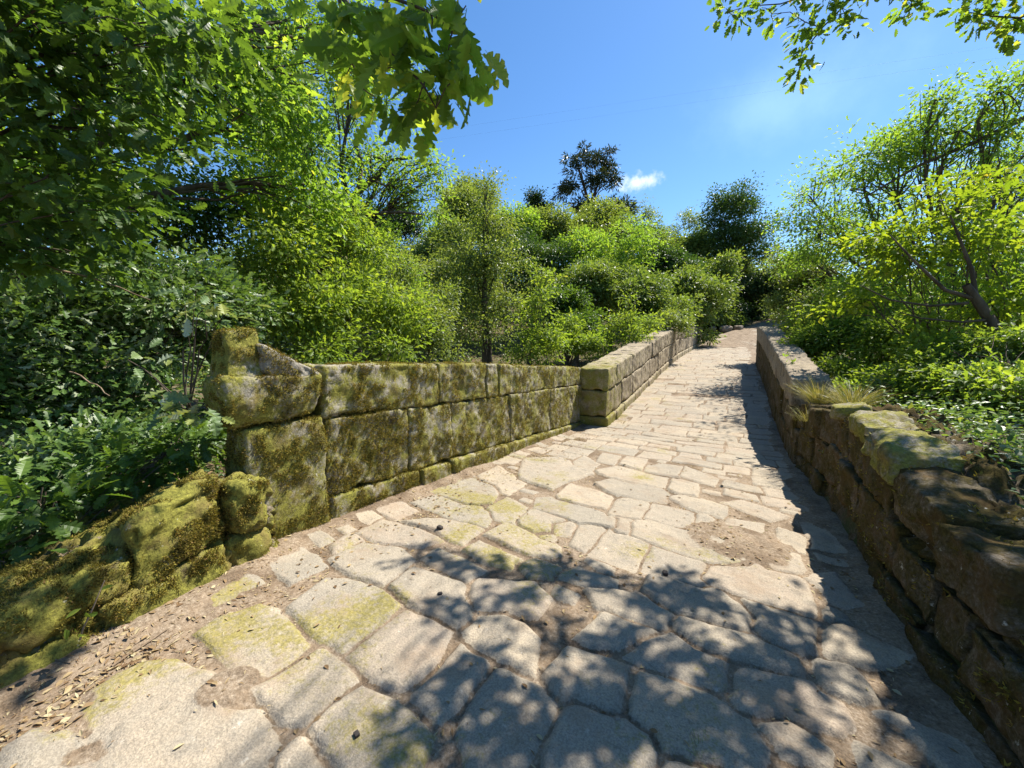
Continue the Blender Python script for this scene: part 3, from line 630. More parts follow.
DIAM = (np.array([(0, 0, 0), (.45, .3, .08), (1, 0, -.08), (.45, -.3, .08)], float), np.array([(0, 1, 2, 3)]))
LONG = strip_leaf([(0, .02), (.35, .11), (.7, .09), (1, .005)])
def unit(a): return a/np.maximum(np.linalg.norm(a, axis=1, keepdims=True), 1e-9)
def leaves(tmpl, pos, dirs, nrm, size, rnd):
    d = unit(dirs); n = unit(nrm-(nrm*d).sum(1, keepdims=True)*d); s = np.cross(n, d)
    tv, tf = tmpl; V = pos[:, None]+size[:, None, None]*(tv[None, :, 0, None]*d[:, None]+tv[None, :, 1, None]*s[:, None]+tv[None, :, 2, None]*n[:, None])
    F = (np.arange(len(pos))[:, None, None]*len(tv)+tf[None]).reshape(-1, tf.shape[1])
    return V.reshape(-1, 3), F, np.repeat(rnd, len(tv))
def tubes(paths, sides=6):
    V = []; F = []; o = 0
    for pts, rad in paths:
        pts = np.asarray(pts, float); n = len(pts); tan = np.gradient(pts, axis=0); tan = unit(tan)
        ref = np.where(np.abs(tan[:, 2:3]) > .9, np.array([[1., 0, 0]]), np.array([[0, 0, 1.]])); a = unit(np.cross(tan, ref)); b = np.cross(tan, a)
        th = np.arange(sides)*2*math.pi/sides
        V.append((pts[:, None]+np.asarray(rad)[:, None, None]*(np.cos(th)[None, :, None]*a[:, None]+np.sin(th)[None, :, None]*b[:, None])).reshape(-1, 3))
        i = np.arange(n-1)[:, None]*sides; j = np.arange(sides)[None]; k = (j+1) % sides
        F.append(np.stack([i+j, i+k, i+sides+k, i+sides+j], -1).reshape(-1, 4)+o); o += n*sides
    return np.concatenate(V), np.concatenate(F)
def curve(a, b, n, wob, sag, g):
    t = np.linspace(0, 1, n)[:, None]; p = a+(b-a)*t; L = np.linalg.norm(b-a)
    p = p+np.sin(t*math.pi)*np.array([0, 0, sag*L]); q = g.normal(0, wob*L, (n, 3)); q[0] = 0; q[-1] = 0; q = (q+np.roll(q, 1, 0))/2; q[0] = 0; q[-1] = 0
    return p+q
def spray(cent, g, per, spread, size, up=.9, outw=None, flat=.6):
    """leaves gathered round cluster centres"""
    n = len(cent)*per; c = np.repeat(cent, per, 0); o = g.normal(0, 1, (n, 3))*spread; o[:, 2] *= flat
    d = unit(o)+.5*g.normal(0, 1, (n, 3))
    if outw is not None: d = d+.8*np.repeat(outw, per, 0)
    d[:, 2] -= .25
    nr = g.normal(0, .6, (n, 3)); nr[:, 2] += up; nr = nr+SUN*.35
    return c+o, d, nr, size*g.uniform(.6, 1.25, n)
def sample_blobs(blobs, n, g, shell=.5):
    """cluster centres in ellipsoids (c, r3) broken into lobes, more of them near the skin, with gaps"""
    sub = [(c, r, i) for i, (c, r) in enumerate(blobs)]; out = []
    for c, r, i in sub:
        for _ in range(7): o = unit(g.normal(0, 1, (1, 3)))[0]*g.uniform(.25, .85); out.append((c+o*r, r*g.uniform(.3, .58)*[1, 1, .8], i))
    own = np.array([o[2] for o in out]); blobs = out = [(o[0], o[1]) for o in out]
    vol = np.array([np.prod(r)**.75 for c, r in blobs]); k = g.choice(len(blobs), n, p=vol/vol.sum()); u = unit(g.normal(0, 1, (n, 3)))
    rad = (shell+(1-shell)*g.random(n))**.7*(1+.22*g.normal(0, 1, n)*.6); C = np.array([b[0] for b in blobs]); Rr = np.array([b[1] for b in blobs])
    lump = 1+.28*fbm(u*2.2+k[:, None]*9.1, 2, 17)
    p = C[k]+u*Rr[k]*(rad*lump)[:, None]; far = g.random(n) < .06; p = np.where(far[:, None], C[k]+u*Rr[k]*g.uniform(1.1, 1.75, (n, 1)), p); return p, u, own[k]
BLOBSCALE = 1/FPX
def B(px, py, d, rpx, sq=.85, deep=1.0): r = rpx*d/FPX; return (W(px, py, d), np.array([r*deep, r*deep, r*sq]))
def tree(name, label, cat, base, blobs, ncl, per, spread, size, tmpl, mat, trunk_r=.12, seed=1, bark=BARK, group=None, shell=.5, up=.9, flat=.6, extra=None, twigs=True, limbs=None, fork=.45, wob=.05, nsub=5, crown='crown'):
    g = np.random.default_rng(seed); base = np.array(base, float); t = thing(name, label, cat, base, group)
    C, u, k = sample_blobs(blobs, ncl, g, shell); top = np.mean([b[0] for b in blobs], 0)
    if extra is not None: C = np.concatenate([C, extra]); u = np.concatenate([u, unit(extra-top)]); k = np.concatenate([k, np.zeros(len(extra), int)])
    paths = []; fk = base+(top-base)*fork+np.array([0, 0, .08*np.linalg.norm(top-base)]); tp = curve(base-np.array([0, 0, .3]), fk, 7, wob, 0, g)
    tr = np.linspace(trunk_r*1.15, trunk_r*.7, 7); tr[0] *= 1.3
    paths.append((tp, tr))
    for i, (c, r) in enumerate(blobs):
        st = tp[int(g.integers(4, 7))]; p = curve(st, np.array(c), 7, wob, .06, g); r0 = trunk_r*.32; paths.append((p, np.linspace(r0, r0*.35, 7)))
        ids = np.where(k == i)[0]
        for j in ids[:nsub*3 if twigs else nsub]:
            s2 = p[int(g.integers(3, 7))]; paths.append((curve(s2, C[j], 5, .06, .04, g), np.linspace(r0*.32, max(.0035, r0*.06), 5)))
    for l in (limbs or []): paths.append(l)
    v, f = tubes(paths); mesh_obj('trunk', local(t, v), f, bark, t)
    p, d, n, s = spray(C, g, per, spread, size, up, u, flat); rn = np.clip(np.repeat(g.random(len(C)), per)*.55+g.random(len(p))*.45, 0, 1)
    v, f, r = leaves(tmpl, p, d, n, s, rn)
    mesh_obj(crown, local(t, v), f, mat, t, smooth=False, attrs={'rnd': r}); return t
def tcopy(t, loc, rz, sc, label, group=None):
    r = t.copy(); COL.objects.link(r); r.location = tuple(float(a) for a in loc); r.rotation_euler = (0, 0, rz); r.scale = (sc, sc, sc) if np.isscalar(sc) else sc; r['label'] = label
    if group: r['group'] = group
    for ch in t.children: c = ch.copy(); COL.objects.link(c); c.parent = r
    return r
def on(x, y): return np.array([x, y, float(terr(np.array([x]), np.array([y]))[0])])
def ont(px, d, py=345):
    p = W(px, py, d); return on(p[0], p[1])
# ------------------------------------------------------------------ trees and shrubs
def shr(name, label, cat, px, d, blobs, **k):
    b = ont(px, d); return tree(name, label, cat, b, blobs, **k)
# near left: oak whose boughs hang over the pier
DEG = math.pi/180
boughs = []
near_ex = np.array([W(px, py, d) for px, py, d in ((318,6,1.3),(335,14,1.25),(352,32,1.2),(368,6,1.2),(385,14,1.15),(405,38,1.12),(425,6,1.1),(448,8,1.08),(466,6,1.07),(396,80,1.18),(425,72,1.15),(446,58,1.1),(415,106,1.18),(438,96,1.15),(450,84,1.1),(362,70,1.35),(340,88,1.5),(380,108,1.3),(452,36,1.08),(372,45,1.25),(398,56,1.2),(432,32,1.1),(384,72,1.22),(345,55,1.4))])
lt = tree('oak_tree', 'big shady oak on the left edge whose large lobed leaves hang highest over the pier', 'oak', on(-7.6, -.6),
   [B(40, 20, 4.2, 150), B(190, 40, 4.6, 120), B(60, 170, 4.0, 120), B(230, 130, 5.2, 110), B(-80, 90, 3.6, 160), B(310, 40, 5.4, 70), B(300, 190, 6.0, 70), B(-60, 230, 3.8, 90)],
   1500, 13, .12, .11, OAKM, OAK, trunk_r=.2, seed=3, shell=.15, up=.55)
g = np.random.default_rng(77)
p, d, n, sz = spray(near_ex, g, 8, .042, .112, .5, None, .8); d[:, 2] -= .35
v, f, r = leaves(OAKH, p, d, n, sz, g.random(len(p)))
mesh_obj('hanging_leaves', local(lt, v), f, OAK, lt, smooth=False, attrs={'rnd': r})
main_t = [np.array([W(*q) for q in t_]) for t_ in ([(260,-190,2.0),(300,-70,1.6),(338,-8,1.34),(372,34,1.22),(402,62,1.17),(424,86,1.15),(436,108,1.15)], [(338,-8,1.34),(388,-4,1.18),(430,12,1.1),(452,30,1.08)], [(338,-8,1.34),(345,30,1.36),(352,62,1.38),(362,88,1.36)])]
nodes = np.concatenate([t_[1:] for t_ in main_t]); tw = [(t_, np.linspace(.007 if i else .012, .002, len(t_))) for i, t_ in enumerate(main_t)]
for c in near_ex: tw.append((curve(nodes[int(np.argmin(np.linalg.norm(nodes-c, axis=1)))], c+[0, 0, .001], 5, .05, .06, g), np.linspace(.0028, .0016, 5)))
tw.append((curve(np.array(lt.location)+np.array([0, 0, 3.2]), main_t[0][0], 8, .02, .05, g), np.linspace(.05, .013, 8)))
v, f = tubes(tw); mesh_obj('bough', local(lt, v), f, BARK, lt)
# shaded fringe of the same kind, nearer the camera
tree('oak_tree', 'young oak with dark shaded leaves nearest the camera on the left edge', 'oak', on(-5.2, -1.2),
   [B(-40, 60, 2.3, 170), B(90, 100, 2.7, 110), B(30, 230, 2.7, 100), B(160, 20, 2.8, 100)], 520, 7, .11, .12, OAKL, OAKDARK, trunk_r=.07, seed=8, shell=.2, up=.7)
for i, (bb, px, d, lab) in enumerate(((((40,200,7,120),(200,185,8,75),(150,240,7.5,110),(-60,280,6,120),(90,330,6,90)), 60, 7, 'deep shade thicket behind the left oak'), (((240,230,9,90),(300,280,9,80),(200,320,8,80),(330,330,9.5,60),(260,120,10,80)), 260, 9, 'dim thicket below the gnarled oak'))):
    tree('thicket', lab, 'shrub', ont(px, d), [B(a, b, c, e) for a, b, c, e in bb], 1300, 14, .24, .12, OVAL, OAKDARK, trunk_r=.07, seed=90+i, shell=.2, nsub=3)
# gnarled oak behind, dark limbs against the sky
def lim(pts, d, r0, r1): return (np.array([W(a, b, d+k) for a, b, k in pts]), np.linspace(r0, r1, len(pts)))
tree('oak_tree', 'gnarled oak with dark crooked limbs against the sky behind the low mossy wall', 'oak', ont(300, 8.4),
   [B(300, 120, 8.6, 75), B(360, 80, 8.2, 60), B(385, 160, 8.4, 50), B(330, 200, 8.0, 60), B(415, 190, 8.8, 36), B(270, 60, 8.0, 70), B(430, 165, 9, 22)], 1150, 17, .15, .09, OAKM, OAK, trunk_r=.2, seed=12, shell=.45,
   limbs=[lim([(300,330,0),(318,250,0),(345,222,0),(358,192,0),(372,180,0),(392,160,0),(412,158,.1)], 8.2, .12, .02), lim([(345,222,0),(370,214,0),(400,212,0),(425,215,.2)], 8.2, .06, .012), lim([(358,192,0),(362,165,0),(355,140,0),(372,110,.1)], 8.2, .06, .012), lim([(372,180,0),(386,186,0),(405,175,.1)], 8.2, .03, .008)])
# grey-green oak scrub by the pier and along the bank
bl = [B(60, 300, 3.6, 80), B(150, 310, 4.2, 80), B(30, 400, 3.2, 70), B(120, 390, 3.7, 65), B(215, 290, 4.6, 60), B(-40, 340, 3.0, 80)]
tree('oak_shrub', 'grey green scrub oak with pale leaf backs filling the bank left of the pier', 'shrub', on(-4.6, 1.0), bl, 2300, 12, .11, .085, OAKM, PALE, trunk_r=.05, seed=21, shell=.3, up=.5)
pe = np.array([W(a, b, c) for a, b, c in ((196,290,2.6),(212,300,2.55),(185,305,2.6),(205,320,2.5),(178,395,2.5),(195,402,2.45),(208,410,2.4),(172,412,2.5),(190,425,2.45),(150,372,2.8),(128,360,2.8),(228,310,2.6))])
p, d, n, sz = spray(pe, np.random.default_rng(5), 6, .07, .12, .5, None, .6)
sap = thing('oak_sapling', 'oak sapling with large pale silvery leaves leaning on the pier cap', 'sapling', on(-3.75, 1.15))
v, f, r = leaves(OAKH, p, d, n, sz, np.random.default_rng(6).random(len(p))); mesh_obj('crown', local(sap, v), f, SILVER, sap, smooth=False, attrs={'rnd': r})
st = np.array(sap.location); g = np.random.default_rng(9); hub = st+np.array([.15, .1, .75]); tw = [(curve(st-[0, 0, .2], hub, 6, .03, 0, g), np.linspace(.016, .009, 6))]+[(curve(hub, c, 6, .04, .06, g), np.linspace(.007, .003, 6)) for c in pe]
v, f = tubes(tw); mesh_obj('trunk', local(sap, v), f, BARK, sap)
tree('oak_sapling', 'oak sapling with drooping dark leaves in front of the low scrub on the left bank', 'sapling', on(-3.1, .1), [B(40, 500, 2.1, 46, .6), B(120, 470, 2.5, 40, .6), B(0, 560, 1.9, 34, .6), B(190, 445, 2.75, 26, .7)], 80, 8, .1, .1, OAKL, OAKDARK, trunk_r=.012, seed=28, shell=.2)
tree('oak_shrub', 'low oak scrub heaped over the mossy bank at the left edge', 'shrub', on(-3.6, .2), [B(30, 470, 2.7, 70, .7), B(110, 455, 3.0, 60, .7), B(175, 440, 3.2, 40, .7), B(-40, 520, 2.3, 70, .7), B(60, 520, 2.4, 36, .6)], 330, 11, .1, .08, OAKM, PALE, trunk_r=.012, seed=29, shell=.2)
tree('oak_shrub', 'yellow green oak bush rising behind the first blocks of the low mossy wall', 'shrub', ont(360, 6.6),
   [B(300, 310, 5.6, 55), B(350, 300, 6.4, 55), B(395, 320, 7.0, 42), B(330, 350, 5.6, 40), B(270, 250, 5.6, 50), B(385, 350, 6.6, 36), B(340, 250, 7.2, 50)], 1200, 15, .12, .085, OAKM, LIMEOAK, trunk_r=.06, seed=31, up=.6, shell=.4)
tree('willow_shrub', 'soft rounded grey green bush between the alder and the yellow green oak bush', 'shrub', ont(425, 9.5),
   [B(410, 320, 9, 42), B(430, 345, 9, 30), B(395, 285, 10, 36), B(445, 310, 10.5, 26)], 1100, 16, .16, .075, OVAL, WILLOW, trunk_r=.06, seed=33, shell=.45)
# alder with a straight dark stem
tree('alder_tree', 'slender alder with a straight dark stem and airy crown behind the low wall', 'alder', ont(484, 13),
   [B(484, 215, 13, 34, 1.2), B(470, 255, 13, 36), B(500, 255, 13, 34), B(484, 290, 13, 42), B(455, 300, 13, 26), B(512, 305, 13, 28), B(488, 330, 13, 44, .6), B(486, 187, 13, 14, 1.3)], 1300, 13, .2, .09, OVAL, WILLOW, trunk_r=.11, seed=41, shell=.3, fork=.85, wob=.02,
   limbs=[lim([(485,390,0),(485,340,0),(484,290,0),(486,240,0),(485,195,0)], 13, .12, .03)])
# bright saplings just behind the parapets
for i, (px, d, bb, lab) in enumerate((
   (540, 11, [(542,300,20),(535,330,22),(550,345,22),(545,275,12),(525,350,20)], 'bright sapling with a pointed top behind the middle of the low wall'),
   (575, 13, [(578,345,18),(570,325,12),(590,340,14)], 'smallest bright sapling just left of the far wall end block'),
   (625, 13.5, [(622,322,18),(612,340,18),(635,335,18),(628,300,10),(648,325,15),(605,350,16)], 'broad bright sapling leaning over the climbing parapet'),
   (668, 17, [(668,322,14),(655,330,12),(682,326,11)], 'low bright bush at the upper end of the climbing parapet'))):
    tree('sapling', lab, 'sapling', ont(px, d), [B(a, b, d+R.uniform(-.5, .5), c) for a, b, c in bb], 260, 13, .15, .11, OAKM, LIMEOAK if i != 3 else WILLOW, trunk_r=.035, seed=50+i, shell=.3, group='saplings behind the parapets', nsub=6)
# rounded woodland across the valley; each tree its own
wood = [(455,262,30,34,'round green tree left of the alder, on the valley side',WILLOW), (530,262,27,40,'round tree with dark gaps right of the alder',EVERG), (575,280,24,42,'dense rounded oak above the end block of the low wall',MID),
  (612,262,27,46,'broad rounded oak in the middle of the valley side',OAK), (650,288,23,44,'low rounded oak leaning over the climbing parapet',MID), (690,288,26,36,'rounded oak beside the upper end of the climbing parapet',MID),
  (505,235,36,30,'green tree whose top stands just left of the dark treetop',OAK), (555,232,38,32,'pale green tree under the dark treetop',WILLOW), (590,232,40,30,'pale rounded tree under the pine',WILLOW), (455,212,38,28,'pale airy tree under the hanging oak leaves',WILLOW),
  (420,262,34,44,'dark tree in the gap below the gnarled oak limbs',EVER), (395,225,40,40,'dark distant tree behind the gnarled oak',EVER), (475,200,46,24,'thin topped pale tree on the skyline above the alder',WILLOW), (640,240,40,30,'rounded tree below the thin birch',MID), (680,255,42,30,'rounded tree below the broad dark oak',MID), (712,275,36,26,'small rounded tree before the broad dark oak',MID)]
wood += [(385,262,24,36,'leafy tree in the gap left of the alder behind the soft grey green bush',OAK), (440,242,33,30,'olive green tree just left of the alder top',MID), (350,240,20,46,'broad tree behind the gnarled oak limbs',OAKDARK), (565,310,20,30,'dark low oak behind the bright saplings',OAKDARK), (600,225,44,26,'bright green crown right under the pine',WILLOW), (665,268,31,28,'dull green tree over the middle of the climbing parapet',EVERG)]
protos = []
for i, (px, py, d, rp, lab, mat) in enumerate(wood):
    r = rp; g = np.random.default_rng(100+i)
    bl = [B(px+g.uniform(-.7, .7)*r, py+g.uniform(-.4, 1.0)*r, d+g.uniform(-.05, .03)*d, r*g.uniform(.45, .7)) for _ in range(12)]
    b = ont(px, d)
    tree('woodland_tree', lab, 'tree', b, bl, 620, 30, .0092*d, .0048*d+.075, OAKM if d < 30 else DIAM, mat, trunk_r=.16, seed=200+i, group='trees across the valley', shell=.62, twigs=False, flat=.65, up=.8)
# dark hollow woods filling behind
gp = np.random.default_rng(4); bush = []
# skyline trees
tree('pine_tree', 'tall dark maritime pine with an open crown on the skyline', 'pine', ont(590, 52),
   [B(575, 165, 52, 12, .6), B(592, 160, 52, 11, .7), B(606, 165, 52, 10, .8), B(568, 185, 52, 12, .5), B(596, 182, 52, 16, .5), B(612, 180, 52, 9, .7), B(584, 150, 52, 6, 1.2), B(610, 152, 52, 5, 1.2), B(560, 195, 52, 9, .5), B(618, 205, 52, 11, .6), B(585, 205, 52, 14, .5), B(632, 208, 50, 9, .6)], 400, 13, .3, .6, LONG, NEEDLE, trunk_r=.26, seed=61, bark=BARKP, shell=.4, up=.3, fork=.75, nsub=2,
   limbs=[lim([(592,240,0),(588,200,0),(582,180,0),(576,160,0),(584,143,0)], 52, .26, .05), lim([(589,205,0),(598,185,0),(604,165,0),(610,148,0)], 52, .16, .04)], twigs=False)
tree('evergreen_tree', 'broad dark evergreen oak standing alone behind the path end', 'tree', ont(735, 40),
   [B(730, 212, 40, 24, 1.0), B(712, 235, 40, 18), B(752, 232, 40, 22), B(735, 245, 40, 30), B(760, 252, 40, 16), B(728, 262, 40, 24), B(722, 198, 40, 11, 1.2), B(742, 203, 40, 12, 1.2)], 1500, 16, .36, .24, DIAM, EVERG, trunk_r=.25, seed=62, shell=.5, twigs=False)
tree('birch_tree', 'thin see through birch on the skyline right of the pine', 'birch', ont(650, 47),
   [B(645, 212, 47, 11, 1.2), B(655, 228, 47, 9), B(690, 222, 47, 12, 1.1), B(700, 232, 47, 10), B(637, 228, 47, 8), B(672, 235, 47, 10)], 300, 12, .35, .24, DIAM, WILLOW, trunk_r=.12, seed=63, shell=.3, nsub=4)
tree('evergreen_tree', 'small dark treetop on the skyline between the alder and the pine', 'tree', ont(536, 50), [B(536, 200, 50, 10, 1.1), B(530, 212, 50, 9), B(543, 212, 50, 10)], 300, 16, .35, .26, DIAM, EVER, trunk_r=.18, seed=64, twigs=False)
# path end: dark thicket, rocks
for i, (px, py, d, r, lab) in enumerate(((712, 300, 35, 28, 'dark thicket left of the path end'), (745, 300, 41, 30, 'dark thicket closing the path end'), (778, 290, 36, 26, 'dark holly thicket right of the path end'), (722, 314, 37, 20, 'low dark bush on the left verge of the path end'), (756, 316, 40, 22, 'lowest dark bush in the hollow where the path turns'), (735, 268, 44, 26, 'olive bush overhanging the path end'))):
    g = np.random.default_rng(300+i)
    bl = [B(px+g.uniform(-.7, .7)*r, py+g.uniform(-.6, .7)*r, d+g.uniform(-1, 1), r*.52) for _ in range(11)]
    tree('thicket', lab, 'shrub', ont(px, d), bl, 900, 20, .32, .2, DIAM, (MID, EVER, EVER, EVER, EVER, MID)[i], trunk_r=.12, seed=310+i, group='bushes round the path end', twigs=False)
# right side
tree('oak_shrub', 'green bush crowding the far end of the slab topped parapet', 'shrub', on(3.4, 17),
   [B(800, 300, 15, 30), B(815, 270, 15, 32), B(790, 325, 13, 18), B(840, 300, 13, 34), B(792, 262, 16, 20)], 1400, 19, .16, .105, OVAL, WILLOW, trunk_r=.07, seed=71, shell=.45)
tree('oak_shrub', 'leafy bush spilling over the middle of the slab topped parapet', 'shrub', on(2.6, 9.5),
   [B(830, 345, 8.6, 36), B(860, 320, 8.4, 46), B(850, 375, 7.6, 34), B(900, 345, 7.4, 45), B(815, 325, 10, 26), B(880, 390, 6.6, 34), B(815, 352, 8.8, 18), B(826, 378, 7.6, 20), B(846, 396, 6.6, 22), B(885, 408, 5.6, 26)], 2300, 17, .11, .075, OVAL, LIMEOAK, trunk_r=.05, seed=72, shell=.45)
tree('oak_tree', 'tall oak over the right bank with its dark bough slanting up to the right', 'oak', on(*W(985, 345, 9.5)[:2]),
   [B(850, 190, 11, 60), B(900, 150, 10, 55), B(820, 220, 12, 46), B(960, 130, 9, 55), B(890, 230, 11, 65), B(815, 185, 12.5, 28), B(805, 255, 13, 34), B(1000, 90, 8.5, 45), B(935, 100, 9, 34), B(1030, 150, 9, 50), B(960, 225, 11, 50)], 1250, 18, .16, .105, OAKM, OAK, trunk_r=.2, seed=73, shell=.5,
   limbs=[lim([(1100,60,-1),(1040,110,-.6),(980,140,-.4),(920,165,0),(860,200,.3)], 9.4, .09, .02)])
tree('oak_tree', 'young lime leaved oak with a forked leaning trunk behind the broken wall', 'oak', on(*W(1008, 352, 5.6)[:2]),
   [B(960, 250, 5.6, 46), B(910, 275, 5.8, 42), B(1010, 240, 5.6, 46), B(880, 255, 6.2, 36), B(940, 210, 6, 42), B(990, 300, 5.2, 30), B(870, 300, 6, 34), B(920, 320, 5.5, 34), B(1040, 300, 5.2, 50), B(1000, 190, 6.2, 40)], 270, 14, .12, .105, OAKL, LIME, trunk_r=.06, seed=74, shell=.35, fork=.3, nsub=3,
   limbs=[lim([(1012,362,0),(1000,335,0),(978,302,0),(966,285,0)], 5.0, .07, .045), lim([(976,300,0),(972,270,0),(962,245,0),(950,215,0)], 5.0, .03, .01), lim([(972,298,0),(945,290,.1),(915,262,.2),(890,235,.3)], 5.0, .03, .008), lim([(968,303,0),(930,306,.1),(890,300,.2),(860,285,.4)], 5.0, .022, .006), lim([(985,320,0),(960,322,.1),(920,318,.2),(900,312,.3)], 5.0, .02, .006)])
tree('pine_tree', 'dark trunked evergreen half hidden behind the right hand oak', 'pine', on(*W(1010, 300, 15)[:2]),
   [B(1000, 190, 15, 40), B(1030, 150, 15, 40), B(1015, 230, 15, 34), B(985, 215, 15, 20)], 260, 16, .25, .22, LONG, NEEDLE, trunk_r=.2, seed=75, bark=BARKP, shell=.3, limbs=[lim([(1030,330,0),(1012,250,0),(1000,190,0),(985,150,0)], 15, .2, .06)])
tree('thicket', 'dim thicket deep behind the lime leaved oak', 'shrub', on(*W(960, 345, 9)[:2]), [B(930, 320, 9, 60), B(1000, 310, 9, 70), B(870, 300, 10, 60), B(980, 260, 10, 70), B(1050, 330, 8, 70)], 1300, 12, .22, .1, OVAL, OAK, trunk_r=.06, seed=76, shell=.2)
tree('bramble_bush', 'bramble patch on top of the bank above the broken wall', 'bramble', on(2.9, 4.6),
   [B(900, 395, 5.2, 42, .5), B(960, 385, 4.8, 48, .6), B(1010, 400, 4.0, 50, .6), B(935, 420, 4.3, 34, .4), B(1000, 430, 3.6, 44, .4), B(1040, 360, 4.4, 50)], 2000, 10, .09, .055, OVAL, BRAMBLE, trunk_r=.015, seed=77, shell=.3)
tree('oak_shrub', 'bright oak bush pressing against the broken wall in front of the leaning trunk', 'shrub', on(2.6, 4.4),
   [B(905, 385, 5.0, 34), B(950, 395, 4.4, 36), B(1000, 385, 3.9, 44), B(930, 360, 5.2, 36), B(985, 350, 4.6, 40), B(1040, 400, 3.5, 46), B(890, 405, 4.9, 18), B(960, 425, 3.7, 22)], 620, 12, .09, .075, OAKM, LIMEOAK, trunk_r=.03, seed=79, shell=.3)
tree('bramble_bush', 'leafy trailing plants draped over the broken wall at the right edge', 'bramble', on(1.9, 2.0), [B(1000, 470, 2.7, 60, .6), B(1020, 530, 2.3, 55, .6), B(965, 445, 3.3, 40, .5), B(930, 428, 3.9, 26, .5), B(985, 520, 2.5, 24, .7)], 620, 8, .07, .05, OVAL, BRAMBLE, trunk_r=.01, seed=78, shell=.2)
# oak overhead: its low twigs show at the top and its shade falls on the paving
def shade(px, py, t): G = onpath(px, py); return G+SUN/SUN[2]*t
def inframe(c):
    d = c-CAM; z = d @ FW; return z > 0 and -40 < 512+FPX*(d @ RT)/z < 1060 and 384-FPX*(d @ UP)/z > -28
g = np.random.default_rng(88); sh = []
for px, py, n_, sx, sy in ((425,558,5,22,5),(480,572,6,22,9),(540,585,9,30,14),(600,590,6,22,12),(440,620,5,14,12),(500,605,5,20,10),(560,640,6,30,14),(640,610,8,34,12),(700,610,8,30,12),(650,665,12,46,20),(560,720,14,40,30),(640,730,14,50,25),(730,690,14,46,22),(720,745,12,46,16),(790,680,10,22,20),(480,700,8,22,22),(500,760,8,30,10),(770,640,6,24,12),(420,700,4,14,20),(680,590,3,18,6),(400,745,4,16,14)):
    for _ in range(max(2, int(n_*.75))):
        x_, y_ = px+g.normal(0, sx*.6), min(py+g.normal(0, sy*.6), 900)
        t_ = 3.5+g.normal(0, .2); c = shade(x_, y_, t_)
        while inframe(c) and t_ < 6.2: t_ += .2; c = shade(x_, y_, t_)
        if not inframe(c): sh.append(c)
for _ in range(46):    # leaf clusters added out of view to shade the left bank
    G = np.array([g.uniform(-3.2, -2.35), g.uniform(-1.1, .45), .35]); t_ = 4.0; c = G+SUN/SUN[2]*t_
    while inframe(c) and t_ < 14: t_ += .3; c = G+SUN/SUN[2]*t_
    sh.append(c)
for _ in range(120):   # unseen clusters added sunward so the broken wall and its bank lie in shade
    G = np.array([g.uniform(.75, 2.2), g.uniform(.8, 3.3), .55]); t_ = 4.2; c = G+SUN/SUN[2]*t_
    while inframe(c) and t_ < 14: t_ += .3; c = G+SUN/SUN[2]*t_
    sh.append(c)
sh = np.array(sh)
vis = np.array([W(a, b, c) for a, b, c in ((726,8,3.9),(738,18,3.9),(745,4,3.9),(762,8,3.9),(772,18,3.9),(790,12,3.8),(798,30,3.8),(806,22,3.8),(812,36,3.8),(802,52,3.8),(800,68,3.8),(798,78,3.8),(828,6,3.8),(838,20,3.8),(846,10,3.8),(850,28,3.8),(908,2,3.8),(902,10,3.8),(916,10,3.8),(965,8,3.3),(972,22,3.3),(985,14,3.3),(1000,24,3.3),(1015,18,3.2),(1010,34,3.2),(1025,30,3.2),(990,-4,3.3))])
ob = thing('oak_tree', 'oak overhead whose lowest leafy twigs dangle from the top edge into the blue sky', 'oak', on(4.9, 2.4))
allc = np.concatenate([sh, vis]); p, d, n, sz = spray(allc, g, 18, .052, .09, .6, None, .8)
# a denser far crown outside the frame
ft = sample_blobs([(np.array([1.9, 3.3, 6.4]), np.array([1.8, 1.2, .8])), (np.array([4.2, 2.8, 6.6]), np.array([2.2, 2.0, 1.3]))], 260, g, .3)[0]
p2, d2, n2, s2 = spray(ft, g, 9, .14, .095); p = np.concatenate([p, p2]); d = np.concatenate([d, d2]); n = np.concatenate([n, n2]); sz = np.concatenate([sz, s2])
v, f, r = leaves(OAKL, p, d, n, sz, g.random(len(p))); mesh_obj('crown', local(ob, v), f, OAK, ob, smooth=False, attrs={'rnd': r})
b0 = np.array(ob.location); top = b0+[-.4, .4, 4.6]; paths = [(curve(b0-[0, 0, .3], top, 8, .02, 0, g), np.linspace(.2, .12, 8)), (curve(top, np.array([4.2, 2.8, 6.8]), 6, .04, 0, g), np.linspace(.1, .05, 6))]
hubs = [np.array(h) for h in ((1.2, 3.4, 5.6), (.6, 3.0, 5.4), (1.6, 3.4, 5.9), (1.0, 4.2, 6.8), (1.9, 4.6, 7.0))]
mainl = curve(top, np.array([1.8, 3.9, 5.6]), 8, .02, .05, g); paths.append((mainl, np.linspace(.09, .045, 8)))
for h in hubs: paths.append((curve(mainl[-2], h, 7, .03, .04, g), np.linspace(.035, .012, 7)))
twg = [[(905,-60,3.9),(868,-18,3.85),(842,8,3.82),(822,28,3.8),(808,46,3.8),(801,62,3.8),(798,80,3.8)], [(868,-18,3.85),(820,-8,3.85),(780,4,3.85),(748,6,3.88),(728,12,3.9)], [(822,28,3.8),(805,22,3.8),(790,12,3.8),(772,14,3.85)], [(1040,-40,3.4),(905,-30,3.7),(912,6,3.75),(898,24,3.75)], [(1060,0,3.2),(1020,18,3.2),(990,16,3.25),(968,12,3.3)]]
tw3 = [np.array([W(*q) for q in t_]) for t_ in twg]; tw3[3] = tw3[3][:]
